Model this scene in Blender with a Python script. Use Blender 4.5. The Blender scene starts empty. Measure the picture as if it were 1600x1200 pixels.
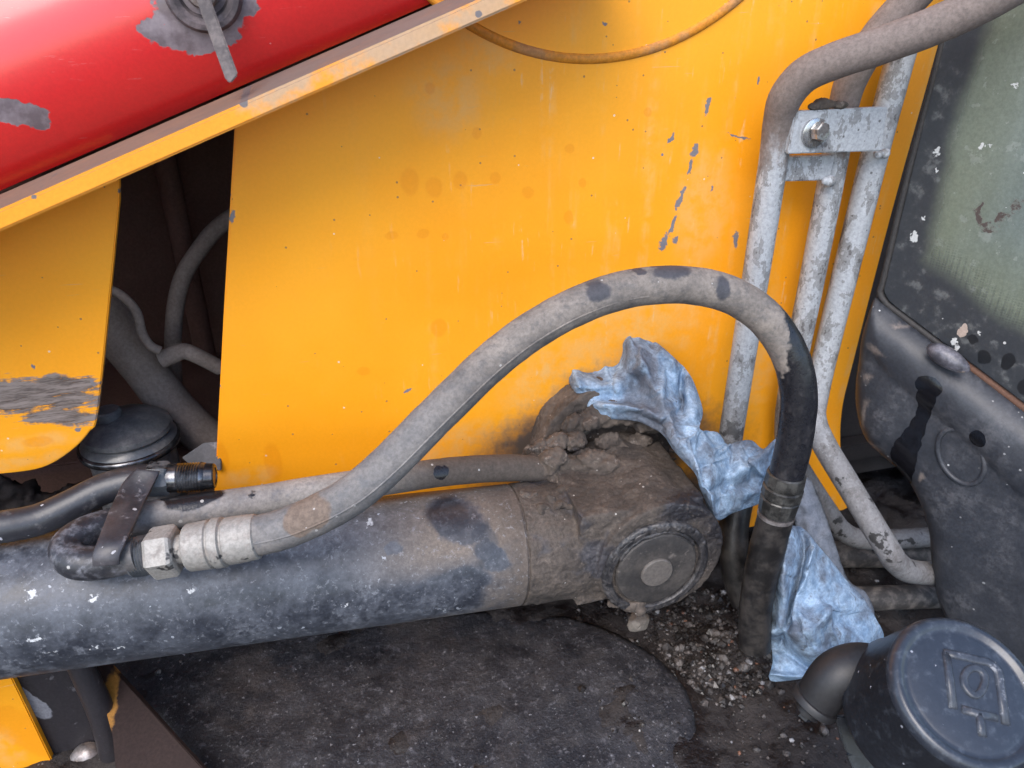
import bpy, bmesh, math, random
import numpy as np
from mathutils import Vector, Matrix, noise as mnoise
from mathutils.geometry import tessellate_polygon
rnd = random.Random(7)
rad = math.radians
scene = bpy.context.scene
COL = scene.collection

# ------------------------------------------------------------------ camera
YAW, PITCH, FPX = rad(15), rad(28), 1200.0          # focal length in pixels of a 1600 wide picture
FW = np.array([math.sin(YAW)*math.cos(PITCH), math.cos(YAW)*math.cos(PITCH), -math.sin(PITCH)])
RT = np.array([math.cos(YAW), -math.sin(YAW), 0.0])
UP = np.cross(RT, FW)
CAM = np.array([0, -.10, 0]) - (.706*FW - 250/1200*.706*UP)
cd = bpy.data.cameras.new('camera'); cam = bpy.data.objects.new('camera', cd); COL.objects.link(cam)
cd.sensor_width = 36; cd.lens = 36*FPX/1600; cd.clip_start = .01; cd.clip_end = 500
m = Matrix(((RT[0], UP[0], -FW[0], CAM[0]), (RT[1], UP[1], -FW[1], CAM[1]), (RT[2], UP[2], -FW[2], CAM[2]), (0, 0, 0, 1)))
cd.dof.use_dof = True; cd.dof.focus_distance = .64; cd.dof.aperture_fstop = 10      # a phone's small lens
cam.matrix_world = m
scene.camera = cam
# ------------------------------------------------------------------ light
SUN_EL, SUN_AZ = rad(50), rad(216)                   # azimuth measured from +Y clockwise
w = bpy.data.worlds.new('World'); scene.world = w; w.use_nodes = True
nt = w.node_tree; bg = nt.nodes['Background']
sky = nt.nodes.new('ShaderNodeTexSky'); sky.sky_type = 'NISHITA'; sky.sun_disc = False
sky.sun_elevation = SUN_EL; sky.sun_rotation = SUN_AZ; sky.dust_density = 1.5; sky.air_density = 1.0; sky.ozone_density = 1.0
nt.links.new(sky.outputs[0], bg.inputs[0]); bg.inputs[1].default_value = .15
sd = bpy.data.lights.new('sun', 'SUN'); sun = bpy.data.objects.new('sun', sd); COL.objects.link(sun)
sd.energy = 1.0; sd.angle = rad(40); sd.color = (1, .95, .90)
sdir = Vector((math.sin(SUN_AZ)*math.cos(SUN_EL), math.cos(SUN_AZ)*math.cos(SUN_EL), math.sin(SUN_EL)))
sun.rotation_euler = sdir.to_track_quat('Z', 'Y').to_euler(); sun.location = sdir*5
vs = scene.view_settings; vs.view_transform = 'Standard'; vs.look = 'None'; vs.gamma = 1; vs.exposure = 1.31
vs.use_curve_mapping = False
scene.cycles.use_adaptive_sampling = True; scene.cycles.adaptive_threshold = .02; scene.cycles.use_denoising = True; scene.cycles.max_bounces = 8

# ------------------------------------------------------------------ geometry helpers
def ray(x, y): return FW + (x-800)/FPX*RT - (y-600)/FPX*UP
def PY(x, y, Y0):                                    # point of the plane Y = Y0 that shows at a pixel
    r = ray(x, y); return CAM + (Y0-CAM[1])/r[1]*r
def PZ(x, y, Z0):
    r = ray(x, y); return CAM + (Z0-CAM[2])/r[2]*r
def PD(x, y, d): return CAM + d*ray(x, y)
def PP(x, y, q, n):                                  # point of any plane
    r = ray(x, y); return CAM + np.dot(np.array(q)-CAM, n)/np.dot(r, n)*r
def hit_cyl(x, y, o, a, R):                          # first hit on a cylinder
    r = ray(x, y); a = np.array(a)/np.linalg.norm(a); oc = CAM-np.array(o)
    dp = r-np.dot(r, a)*a; op = oc-np.dot(oc, a)*a
    A = dp@dp; B = 2*dp@op; Cc = op@op-R*R; D = max(B*B-4*A*Cc, 0)
    return CAM + (-B-math.sqrt(D))/(2*A)*r
def unit(v): v = np.array(v, float); return v/np.linalg.norm(v)

def set_parent(o, p):
    o.parent = p
    o.matrix_parent_inverse = Matrix.Translation(p.location).inverted() if p.type == 'EMPTY' else Matrix.Identity(4)
def link(name, me, mat=None, parent=None, smooth=True):
    o = bpy.data.objects.new(name, me); COL.objects.link(o)
    if mat: me.materials.append(mat)
    if smooth: me.polygons.foreach_set('use_smooth', [True]*len(me.polygons))
    if parent is not None: set_parent(o, parent)
    return o
def empty(name, loc, label, cat, group=None):
    o = bpy.data.objects.new(name, None); COL.objects.link(o); o.location = [float(c) for c in loc]; o.empty_display_size = .02
    tag(o, label, cat, group); return o
def tag(o, label=None, cat=None, group=None, kind=None):
    if label: o['label'] = label
    if cat: o['category'] = cat
    if group: o['group'] = group
    if kind: o['kind'] = kind
    return o
def mesh(name, V, F, uv=None):
    me = bpy.data.meshes.new(name); me.from_pydata([tuple(map(float, v)) for v in V], [], F); me.update()
    return me
def auto_smooth(o, ang=40):
    me = o.data; bm = bmesh.new(); bm.from_mesh(me)
    for e in bm.edges:
        if len(e.link_faces) == 2 and e.calc_face_angle(0) > rad(ang): e.smooth = False
    bm.to_mesh(me); bm.free(); return o
def catmull(P, n=8):
    P = [np.array(p, float) for p in P]; out = []
    Q = [2*P[0]-P[1]] + P + [2*P[-1]-P[-2]]
    for i in range(1, len(Q)-2):
        a, b, c, d = Q[i-1], Q[i], Q[i+1], Q[i+2]
        for k in range(n):
            t = k/n
            out.append(.5*((2*b)+(c-a)*t+(2*a-5*b+4*c-d)*t*t+(3*b-a-3*c+d)*t**3))
    out.append(P[-1]); return out
def tube_data(P, R, seg=20, cap=True, wob=0.0, seed=0):
    n = len(P); P = [np.array(p, float) for p in P]
    if not hasattr(R, '__len__'): R = [R]*n
    T = [unit(P[min(i+1, n-1)]-P[max(i-1, 0)]) for i in range(n)]
    u = unit(np.cross(T[0], [0.13, .21, .97])); V = []; F = []
    for i in range(n):
        u = unit(u-np.dot(u, T[i])*T[i]); v = np.cross(T[i], u)
        for k in range(seg):
            a = 2*math.pi*k/seg; r = R[i]
            q = P[i]+r*(math.cos(a)*u+math.sin(a)*v)
            if wob:
                q = P[i]+(q-P[i])*(1+wob*mnoise.noise(Vector(q*70)+Vector((seed, 0, 0)))+.5*wob*mnoise.noise(Vector(q*220)))
            V.append(q)
    for i in range(n-1):
        for k in range(seg):
            F.append((i*seg+k, i*seg+(k+1) % seg, (i+1)*seg+(k+1) % seg, (i+1)*seg+k))
    if cap:
        F.append(tuple(range(seg))[::-1]); F.append(tuple(range((n-1)*seg, n*seg)))
    return V, F
def tube(name, P, R, mat, parent=None, seg=20, wob=0.0, cap=True, smooth_n=0, seed=0):
    if smooth_n:
        n0 = len(P)
        if hasattr(R, '__len__'):
            R = list(np.interp(np.linspace(0, n0-1, (n0-1)*smooth_n+1), range(n0), R))
        P = catmull(P, smooth_n)
    V, F = tube_data(P, R, seg, cap, wob, seed)
    return auto_smooth(link(name, mesh(name, V, F), mat, parent), 50)
def lathe(name, o, a, prof, mat, parent=None, seg=64, flat=False, hexn=0, ang=35):
    """profile (s, r) turned about the axis a through o; closed at the ends"""
    o = np.array(o, float); a = unit(a)
    u = unit(np.cross(a, [0.3, .1, 1.0] if abs(a[2]) < .9 else [1, 0, 0])); v = np.cross(a, u)
    seg = hexn or seg; V = []; F = []
    for s, r in prof:
        for k in range(seg):
            t = 2*math.pi*k/seg; V.append(o+s*a+r*(math.cos(t)*u+math.sin(t)*v))
    n = len(prof)
    for i in range(n-1):
        for k in range(seg): F.append((i*seg+k, i*seg+(k+1) % seg, (i+1)*seg+(k+1) % seg, (i+1)*seg+k))
    F.append(tuple(range(seg))[::-1]); F.append(tuple(range((n-1)*seg, n*seg)))
    ob = link(name, mesh(name, V, F), mat, parent)
    return auto_smooth(ob, ang)
def prism(name, pts, off, mat, parent=None, bevel=.001, segs=2):
    """polygon pts (3D, planar) pushed by the vector off; edges bevelled"""
    bm = bmesh.new(); off = Vector([float(c) for c in off])
    vs_ = [bm.verts.new([float(c) for c in p]) for p in pts]; f = bm.faces.new(vs_); f.normal_update()
    if f.normal.dot(off) > 0: f.normal_flip()
    r = bmesh.ops.extrude_face_region(bm, geom=[f]); nv = [e for e in r['geom'] if isinstance(e, bmesh.types.BMVert)]
    bmesh.ops.translate(bm, verts=nv, vec=off)
    # the original face stays as the front
    bmesh.ops.recalc_face_normals(bm, faces=bm.faces)
    if bevel: bmesh.ops.bevel(bm, geom=[e for e in bm.edges if e.calc_face_angle(0) > rad(25)], offset=bevel, segments=segs, affect='EDGES', clamp_overlap=True)
    me = bpy.data.meshes.new(name); bm.to_mesh(me); bm.free()
    return auto_smooth(link(name, me, mat, parent), 30)
def smooth_poly(P, keep=(), n=6):
    """closed Catmull-Rom through 2D points; indices in keep stay sharp"""
    P = [np.array(p, float) for p in P]; N = len(P); out = []
    for i in range(N):
        a, b, c, d = P[i-1], P[i], P[(i+1) % N], P[(i+2) % N]
        if i in keep: a = b
        if (i+1) % N in keep: d = c
        for k in range(n):
            t = k/n; out.append(.5*((2*b)+(c-a)*t+(2*a-5*b+4*c-d)*t*t+(3*b-a-3*c+d)*t**3))
    return out
def inside(X, Y, poly):
    r = np.zeros(X.shape, bool); n = len(poly)
    for i in range(n):
        x1, y1 = poly[i]; x2, y2 = poly[(i+1) % n]
        if y1 == y2: continue
        c = ((y1 > Y) != (y2 > Y)) & (X < (x2-x1)*(Y-y1)/(y2-y1)+x1); r ^= c
    return r
def edge_near(X, Y, poly):
    best = np.full(X.shape, 1e9); bx = X.copy(); by = Y.copy(); n = len(poly)
    for i in range(n):
        x1, y1 = poly[i]; x2, y2 = poly[(i+1) % n]; dx, dy = x2-x1, y2-y1; L = dx*dx+dy*dy
        if L < 1e-9: continue
        t = np.clip(((X-x1)*dx+(Y-y1)*dy)/L, 0, 1); qx = x1+t*dx; qy = y1+t*dy
        d = np.hypot(X-qx, Y-qy); mk = d < best
        best = np.where(mk, d, best); bx = np.where(mk, qx, bx); by = np.where(mk, qy, by)
    return best, bx, by
def patch(name, poly, place, step, mat, parent=None, thick=.002, smooth=True):
    """sheet over a 2D outline; place(x, y, edge_distance) -> 3D points; the border is snapped to the outline"""
    poly = [tuple(p) for p in poly]; A = np.array(poly)
    x0, y0 = A.min(0)-step; x1, y1 = A.max(0)+step
    gx = np.arange(x0, x1+step, step); gy = np.arange(y0, y1+step, step)
    cx, cy = np.meshgrid(gx[:-1]+step/2, gy[:-1]+step/2)
    keep = inside(cx, cy, poly); idx = {}; xs = []; ys = []; F = []
    def vid(i, j):
        if (i, j) not in idx: idx[(i, j)] = len(xs); xs.append(gx[i]); ys.append(gy[j])
        return idx[(i, j)]
    cnt = {}
    for j in range(keep.shape[0]):
        for i in range(keep.shape[1]):
            if keep[j, i]:
                q = (vid(i, j), vid(i, j+1), vid(i+1, j+1), vid(i+1, j)); F.append(q)
                for a in range(4):
                    e = tuple(sorted((q[a], q[(a+1) % 4]))); cnt[e] = cnt.get(e, 0)+1
    xs = np.array(xs); ys = np.array(ys); b = np.zeros(len(xs), bool)
    for e, c in cnt.items():
        if c == 1: b[list(e)] = True
    d, bx, by = edge_near(xs, ys, poly); xs = np.where(b, bx, xs); ys = np.where(b, by, ys); d = np.where(b, 0, d)
    V = place(xs, ys, d)
    o = link(name, mesh(name, V, F), mat, parent, smooth)
    if thick:
        md = o.modifiers.new('thickness', 'SOLIDIFY'); md.thickness = thick; md.offset = -1
    return o
def tps(pts):
    """thin plate spline through (x, y, value)"""
    P = np.array(pts, float); n = len(P); s = 500.0
    X = P[:, :2]/s
    def U(r2): return np.where(r2 > 1e-12, r2*np.log(np.maximum(r2, 1e-12)), 0)
    K = U(((X[:, None]-X[None])**2).sum(-1))+np.eye(n)*1e-3
    Q = np.c_[np.ones(n), X]; A = np.block([[K, Q], [Q.T, np.zeros((3, 3))]])
    c = np.linalg.solve(A, np.r_[P[:, 2], 0, 0, 0])
    def f(x, y):
        x = np.asarray(x, float)/s; y = np.asarray(y, float)/s
        k = U((x[..., None]-X[:, 0])**2+(y[..., None]-X[:, 1])**2)
        return k@c[:n]+c[n]+c[n+1]*x+c[n+2]*y
    return f
def rays(x, y): return FW+((x-800)/FPX)[:, None]*RT-((y-600)/FPX)[:, None]*UP
def nz(x, y, sc, seed=0, oct_=3):
    return np.array([mnoise.fractal(Vector((float(a)/sc, float(b)/sc, seed*3.7)), .6, 2.0, oct_) for a, b in zip(x, y)])
def line_dist(x, y, L):
    best = np.full(x.shape, 1e9)
    for (x1, y1), (x2, y2) in zip(L[:-1], L[1:]):
        dx, dy = x2-x1, y2-y1; t = np.clip(((x-x1)*dx+(y-y1)*dy)/(dx*dx+dy*dy), 0, 1)
        best = np.minimum(best, np.hypot(x-x1-t*dx, y-y1-t*dy))
    return best
def lumps(name, items, mat, parent, voxel=.0016, disp=.004, dscale=.012, smooth_it=3, extra=None):
    """blobs (centre, radii) melted into one lumpy mass"""
    bm = bmesh.new()
    for c, r in items:
        if not hasattr(r, '__len__'): r = (r, r, r)
        M = Matrix.Translation([float(a) for a in c]) @ Matrix.Diagonal((r[0], r[1], r[2], 1))
        bmesh.ops.create_icosphere(bm, subdivisions=3, radius=1, matrix=M)
    me = bpy.data.meshes.new(name)
    if extra:
        for V, F in extra:
            vv = [bm.verts.new([float(c) for c in v]) for v in V]
            for f in F: bm.faces.new([vv[i] for i in f])
    bmesh.ops.recalc_face_normals(bm, faces=bm.faces)
    bm.to_mesh(me); bm.free()
    o = link(name, me, mat, parent)
    r = o.modifiers.new('melt', 'REMESH'); r.mode = 'VOXEL'; r.voxel_size = voxel; r.use_smooth_shade = True
    s = o.modifiers.new('soften', 'SMOOTH'); s.iterations = smooth_it; s.factor = .5
    for k, (sc, st) in enumerate(((dscale, disp), (dscale*.35, disp*.45))):
        tx = bpy.data.textures.new(name+'_clouds', 'CLOUDS'); tx.noise_scale = sc; tx.noise_depth = 3
        d = o.modifiers.new('rough', 'DISPLACE'); d.texture = tx; d.texture_coords = 'GLOBAL'; d.strength = st; d.mid_level = .5
    return o

# ------------------------------------------------------------------ material helpers
class Mat:
    def __init__(s, name):
        s.m = bpy.data.materials.new(name); s.m.use_nodes = True; s.t = s.m.node_tree
        s.b = s.t.nodes['Principled BSDF']; s.out = s.t.nodes['Material Output']
        s.co = s.n('ShaderNodeTexCoord').outputs['Object']
    def n(s, ty, ins=None, **kw):
        q = s.t.nodes.new(ty)
        for k, v in kw.items(): setattr(q, k, v)
        for k, v in (ins or {}).items(): s.put(q.inputs[k], v)
        return q
    def put(s, sock, v):
        if isinstance(v, bpy.types.NodeSocket): s.t.links.new(v, sock)
        else:
            if sock.type == 'RGBA' and len(v) == 3: v = (*v, 1)
            sock.default_value = v
    def math(s, op, a, b=0.0, c=0.0, clamp=False):
        q = s.n('ShaderNodeMath', operation=op, use_clamp=clamp); s.put(q.inputs[0], a); s.put(q.inputs[1], b); s.put(q.inputs[2], c); return q.outputs[0]
    def vec(s, op, a, b=None):
        q = s.n('ShaderNodeVectorMath', operation=op); s.put(q.inputs[0], a)
        if b is not None: s.put(q.inputs[1], b)
        return q.outputs['Value'] if op in ('LENGTH', 'DOT_PRODUCT', 'DISTANCE') else q.outputs[0]
    def noise(s, scale, detail=4, rough=.6, vec=None, dist=0.0, col=False):
        q = s.n('ShaderNodeTexNoise', {'Scale': scale, 'Detail': min(detail, 4), 'Roughness': rough, 'Distortion': dist, 'Vector': vec if vec is not None else s.co})
        return q.outputs['Color' if col else 'Fac']
    def smooth(s, v, lo, hi, a=0.0, b=1.0):
        q = s.n('ShaderNodeMapRange', interpolation_type='SMOOTHSTEP'); s.put(q.inputs['Value'], v)
        for k, x in zip(('From Min', 'From Max', 'To Min', 'To Max'), (lo, hi, a, b)): s.put(q.inputs[k], x)
        return q.outputs[0]
    def stretch(s, sx, sy, sz, rot=(0, 0, 0)):
        q = s.n('ShaderNodeMapping', {'Vector': s.co, 'Scale': (sx, sy, sz), 'Rotation': rot}); return q.outputs[0]
    def warp(s, scale, amp, vec=None, detail=3):
        c = s.noise(scale, detail, .6, vec, col=True); d = s.vec('SUBTRACT', c, (.5, .5, .5))
        q = s.n('ShaderNodeVectorMath', operation='SCALE'); s.put(q.inputs[0], d); q.inputs['Scale'].default_value = amp
        return s.vec('ADD', vec if vec is not None else s.co, q.outputs[0])
    def blobs(s, items, vec):
        """1 at a blob's centre, 0 at its rim, below 0 outside; the largest of all"""
        f = None
        for c, r, rot in items:
            q = s.n('ShaderNodeMapping', {'Vector': vec}, vector_type='TEXTURE')
            q.inputs['Location'].default_value = [float(a) for a in c]; q.inputs['Rotation'].default_value = rot; q.inputs['Scale'].default_value = [float(a) for a in r]
            g = s.math('SUBTRACT', 1.0, s.vec('LENGTH', q.outputs[0])); f = g if f is None else s.math('MAXIMUM', f, g)
        return f
    def specks(s, scale, size, keep, vec=None):
        q = s.n('ShaderNodeTexVoronoi', {'Scale': scale, 'Vector': vec if vec is not None else s.co})
        on = s.math('GREATER_THAN', s.n('ShaderNodeSeparateColor', {'Color': q.outputs['Color']}).outputs[0], 1-keep)
        sz = s.n('ShaderNodeSeparateColor', {'Color': q.outputs['Color']}).outputs[1]
        return s.math('MULTIPLY', on, s.math('LESS_THAN', q.outputs['Distance'], s.math('MULTIPLY', sz, size)))
    def mix(s, a, b, f):
        q = s.n('ShaderNodeMix', data_type='RGBA'); s.put(q.inputs['Factor'], f); s.put(q.inputs['A'], a); s.put(q.inputs['B'], b); return q.outputs['Result']
    def mixf(s, a, b, f):
        q = s.n('ShaderNodeMix', data_type='FLOAT'); s.put(q.inputs['Factor'], f); s.put(q.inputs['A'], a); s.put(q.inputs['B'], b); return q.outputs['Result']
    def build(s, base, rough, layers=(), bump=None, metal=0.0, spec=.5, coat=0.0, bump_d=.0006, bump_s=.6, grit=.20):
        """layers: (mask, colour, roughness[, metallic]) painted one over another"""
        c, r, mt = base, rough, metal
        for L in layers:
            c = s.mix(c, L[1], L[0])
            if L[2] is not None: r = s.mixf(r, L[2], L[0])
            if len(L) > 3: mt = s.mixf(mt, L[3], L[0])
        if grit:
            g = s.smooth(s.noise(330, 4, .75), .30, .70, 1-grit, 1+grit)
            q = s.n('ShaderNodeVectorMath', operation='SCALE'); s.put(q.inputs[0], c) if isinstance(c, bpy.types.NodeSocket) else setattr(q.inputs[0], 'default_value', c); s.put(q.inputs['Scale'], g); c = q.outputs[0]
        s.put(s.b.inputs['Base Color'], c); s.put(s.b.inputs['Roughness'], r); s.put(s.b.inputs['Metallic'], mt)
        s.b.inputs['Specular IOR Level'].default_value = spec
        if coat: s.b.inputs['Coat Weight'].default_value = coat; s.b.inputs['Coat Roughness'].default_value = .16
        if bump is not None:
            q = s.n('ShaderNodeBump', {'Height': bump, 'Distance': bump_d, 'Strength': bump_s}); s.put(s.b.inputs['Normal'], q.outputs[0])
        return s.m
    def times(s, *a):
        r = a[0]
        for x in a[1:]: r = s.math('MULTIPLY', r, x)
        return r
    def X(s, i): 
        return s.n('ShaderNodeSeparateXYZ', {'Vector': s.co}).outputs[i]

def plane_blob(px, py, rx, ry, ang=0, Y0=0.0):
    """ellipse mark on the plane Y = Y0; radii in pixels, ang in degrees counter-clockwise in the picture"""
    c = PY(px, py, Y0); d = np.dot(c-CAM, FW)/FPX
    return (c, (rx*d, .5, ry*d*1.08), (0, -rad(ang), 0))

YEL = (.90, .335, .007); DUST = (.30, .245, .21); PRIMER = (.20, .19, .20)

def yellow_paint(name, chips=(), spots=(), scrapes=(), grime=(), chalk=.5, pale=()):
    M = Mat(name)
    big = M.noise(6, 3, .5); fine = M.noise(60, 5, .65)
    streak = M.noise(1, 5, .6, M.stretch(55, 10, 5))
    st2 = M.noise(1, 4, .6, M.stretch(160, 20, 14))
    base = M.mix(YEL, (.92, .37, .012), M.smooth(big, .35, .65))
    L = [(M.times(M.smooth(streak, .50, .72), M.smooth(fine, .35, .7), M.smooth(M.X(0), -.16, .12), .50*chalk), (.78, .46, .16), .6),
         (M.times(M.smooth(st2, .60, .70), M.smooth(fine, .45, .6), M.smooth(M.X(0), -.20, .10), .50*chalk), (.74, .54, .30), .7),
         (M.times(M.specks(170, .16, .14), .7), (.12, .09, .07), .7),
         (M.times(M.specks(120, .12, .10), .7), (.75, .66, .52), .6)]
    for a_, th_ in ((22, .705), (-38, .715), (70, .72)):
        L.append((M.times(M.smooth(M.noise(1, 3, .6, M.stretch(14, 14, 330, (0, rad(a_), 0))), th_, th_+.02), .45), (.60, .40, .20), .6))
    wv = M.warp(45, .010)
    wv2 = M.warp(160, .005, wv)
    if pale: L.append((M.times(M.smooth(M.blobs(pale, wv), 0, .7), M.smooth(fine, .3, .65), .45), (.70, .41, .15), .75))
    if spots: L.append((M.times(M.smooth(M.blobs(spots, M.warp(60, .004)), 0, .30), .27), (.70, .20, .004), .32))
    if grime:
        gf = M.math('ADD', M.blobs(grime, wv), M.math('MULTIPLY', M.math('SUBTRACT', fine, .5), .9))
        L.append((M.smooth(gf, -.15, .75), (.085, .062, .048), .9))
    if scrapes:
        lines = M.noise(1, 4, .75, M.n('ShaderNodeMapping', {'Vector': M.warp(40, .006), 'Scale': (26, 10, 260), 'Rotation': (0, rad(-14), 0)}).outputs[0])
        sf = M.math('ADD', M.blobs(scrapes, wv), M.math('ADD', M.math('MULTIPLY', M.math('SUBTRACT', lines, .5), 1.8), M.math('MULTIPLY', M.math('SUBTRACT', M.noise(60, 4, .7), .5), 1.2)))
        L.append((M.times(M.smooth(sf, -.05, .25), M.smooth(lines, .26, .40)), M.mix((.075, .055, .046), (.26, .21, .185), M.smooth(lines, .35, .62)), .8))
    if chips: L.append((M.smooth(M.math('ADD', M.blobs(chips, wv2), M.math('MULTIPLY', M.math('SUBTRACT', M.noise(220, 4, .7), .58), 1.6)), .0, .25), M.mix((.14, .13, .145), (.24, .215, .22), fine), .7))
    return M.build(base, M.mixf(.36, .55, fine), L, M.noise(7, 2, .5), bump_d=.004, bump_s=.25, spec=.45, grit=.025)

# ------------------------------------------------------------------ the setting: ground and engine bay
G_Z = -.20
M = Mat('oily_mud'); f1 = M.noise(28, 6, .65); f2 = M.noise(140, 5, .7)
mud_mat = M.build(M.mix((.012, .009, .009), (.042, .034, .031), M.smooth(f1, .35, .7)), M.mixf(.32, .9, M.smooth(f1, .35, .6)),
    [(M.times(M.specks(300, .3, .15), .8), (.16, .14, .13), .7)],
    M.math('ADD', f1, M.math('MULTIPLY', f2, .4)), bump_d=.006, bump_s=.8)
bm = bmesh.new()
def gz(x, y): return G_Z+.012*mnoise.fractal(Vector((x*9, y*9, 0)), .6, 2, 4) if abs(x) < 1 and abs(y) < 1 else G_Z-.01
N = 130; V = []; F = []
xs = list(np.linspace(-.7, .9, N)); ys = list(np.linspace(-.6, .45, N))
xs = [-60, -8, -2] + xs + [2, 8, 60]; ys = [-60, -8, -2] + ys + [2, 8, 60]
for y in ys:
    for x in xs: V.append((x, y, gz(x, y)))
n = len(xs)
for j in range(len(ys)-1):
    for i in range(n-1): F.append((j*n+i, j*n+i+1, (j+1)*n+i+1, (j+1)*n+i))
tag(link('ground', mesh('ground', V, F), mud_mat), 'dark oily mud and grit under the machine', 'ground', kind='structure')

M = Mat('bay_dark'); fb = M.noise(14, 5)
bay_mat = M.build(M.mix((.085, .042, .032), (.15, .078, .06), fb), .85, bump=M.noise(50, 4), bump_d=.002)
bay = empty('engine_bay', (-.3, .3, G_Z), 'dark brown dusty engine bay seen through the opening between yellow plates', 'engine bay')
def box(name, a, b, mat, parent, bevel=.002):
    (x0, y0, z0), (x1, y1, z1) = a, b
    return prism(name, [(x0, y0, z0), (x1, y0, z0), (x1, y0, z1), (x0, y0, z1)], (0, y1-y0, 0), mat, parent, bevel)
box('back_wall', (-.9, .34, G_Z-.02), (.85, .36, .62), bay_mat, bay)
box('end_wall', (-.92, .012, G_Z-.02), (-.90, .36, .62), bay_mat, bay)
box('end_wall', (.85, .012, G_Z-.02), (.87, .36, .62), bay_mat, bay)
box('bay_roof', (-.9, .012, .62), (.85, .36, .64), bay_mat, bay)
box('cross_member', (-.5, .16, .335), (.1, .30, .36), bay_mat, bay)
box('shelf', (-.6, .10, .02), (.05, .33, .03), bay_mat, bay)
tube('inner_post', [(-.285, .27, .05), (-.285, .27, .34)], .012, bay_mat, bay)
M = Mat('black_shade_and_beam'); fn = M.noise(20, 4)
shade_beam_m = M.build(M.mix((.014, .011, .011), (.035, .026, .024), fn), .8, bump=fn, bump_d=.001)
box('gap_shade_box', (.30, .105, -.16), (.84, .125, .61), shade_beam_m, bay)  # added dark box that stands in for shade in the gap beside the plate
box('cross_beam', (.15, .08, -.115), (.84, .103, -.09), shade_beam_m, bay)

# ------------------------------------------------------------------ yellow plates
def poly_px(pts, Y0): return [PY(x, y, Y0) for x, y in pts]
chips = [plane_blob(1085, 236, 7, 15, -15), plane_blob(1078, 262, 4, 14, -8), plane_blob(1066, 305, 4, 20, -12), plane_blob(1062, 318, 6, 14, -12), plane_blob(1052, 352, 5, 24, -16),
         plane_blob(1036, 380, 8, 16, -18), plane_blob(1056, 376, 7, 7), plane_blob(1106, 165, 5, 14, -12), plane_blob(1050, 214, 4, 11, -20), plane_blob(1036, 243, 3, 4), plane_blob(1186, 126, 2.5, 6, -15),
         plane_blob(1113, 293, 3, 6), plane_blob(1150, 374, 6, 16), plane_blob(1155, 213, 26, 1.6, -14), plane_blob(362, 340, 5, 14), plane_blob(342, 604, 4, 6), plane_blob(356, 300, 3, 7), plane_blob(812, 37, 3, 4),
         plane_blob(945, 36, 6, 3, -20), plane_blob(638, 612, 10, 2.5, 20), plane_blob(1210, 700, 5, 9, 10)]
spots = [plane_blob(640, 284, 17, 23), plane_blob(678, 293, 16, 17), plane_blob(719, 282, 13, 15), plane_blob(774, 278, 10, 10), plane_blob(825, 300, 12, 10), plane_blob(672, 138, 9, 10), plane_blob(745, 208, 9, 10),
         plane_blob(910, 286, 8, 8), plane_blob(661, 366, 11, 8), plane_blob(696, 369, 7, 6), plane_blob(612, 368, 12, 7), plane_blob(1012, 175, 8, 8), plane_blob(427, 722, 15, 38), plane_blob(568, 580, 12, 8), plane_blob(686, 512, 15, 17), plane_blob(890, 232, 10, 8),
         plane_blob(888, 340, 9, 12), plane_blob(345, 715, 14, 32)]
grime = [plane_blob(850, 690, 150, 70, 25), plane_blob(960, 630, 120, 75), plane_blob(1000, 700, 190, 80), plane_blob(1090, 790, 130, 110)]
pale = [plane_blob(940, 560, 240, 90, 20), plane_blob(720, 690, 190, 40, 8), plane_blob(1000, 480, 190, 60), plane_blob(390, 745, 60, 22), plane_blob(760, 80, 70, 36, -25), plane_blob(1100, 330, 70, 120), plane_blob(700, 150, 90, 80, -20), plane_blob(1190, 560, 40, 130)]
plate_mat = yellow_paint('yellow_plate_paint', chips, spots, (), grime, 1.0, pale)
zb = -.125
fl_y = -.088                                          # the ledge's front edge; the plates end under the ledge
bl = [PY(-700, 362+.4386*700, fl_y), PY(1000, 362-.4386*1000, fl_y)]
def under_ledge(x): return np.array([x, 0, np.interp(x, [bl[0][0], bl[1][0]], [bl[0][2], bl[1][2]])-.0005])
out = [(365, 210), (350, 480), (335, 770)]
P = poly_px(out, 0); x335 = P[-1][0]; P = [under_ledge(P[0][0]+.004)]+P[1:]
P += [np.array([x335-.012, 0, zb]), np.array([.452, 0, zb])]
rc = smooth_poly([(1332, 790), (1316, 720), (1316, 645), (1337, 555), (1395, 330), (1470, 60), (1505, -80)], keep=(0, 6), n=5)
rc = [q for q in rc[:31]]
P += poly_px(rc, 0); P += [np.array([P[-1][0]+.01, 0, .80]), np.array([bl[1][0]+.002, 0, .80]), under_ledge(bl[1][0])]
plate = empty('side_plate', (.1, 0, zb), 'large worn yellow steel plate with a round pressed bead, behind the hose', 'plate')
prism('plate', P, (0, .010, 0), plate_mat, plate, .0012)
# pressed bead: circle through three traced points
a, b, c = [PY(x, y, 0)[[0, 2]] for x, y in ((733, 38), (905, 92), (1148, 3))]
D2 = 2*(a[0]*(b[1]-c[1])+b[0]*(c[1]-a[1])+c[0]*(a[1]-b[1]))
ux = ((a@a)*(b[1]-c[1])+(b@b)*(c[1]-a[1])+(c@c)*(a[1]-b[1]))/D2; uz = ((a@a)*(c[0]-b[0])+(b@b)*(a[0]-c[0])+(c@c)*(b[0]-a[0]))/D2
Rr = math.hypot(a[0]-ux, a[1]-uz)
V = []; F = []; K = 160; prof = [(-.0042, .0008), (-.0036, -.0008), (-.0022, -.0020), (0, -.0024), (.0022, -.0020), (.0036, -.0008), (.0042, .0008)]
for k in range(K):
    t = 2*math.pi*k/K
    for dr, y in prof: V.append((ux+(Rr+dr)*math.cos(t), y, uz+(Rr+dr)*math.sin(t)))
n = len(prof)
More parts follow.
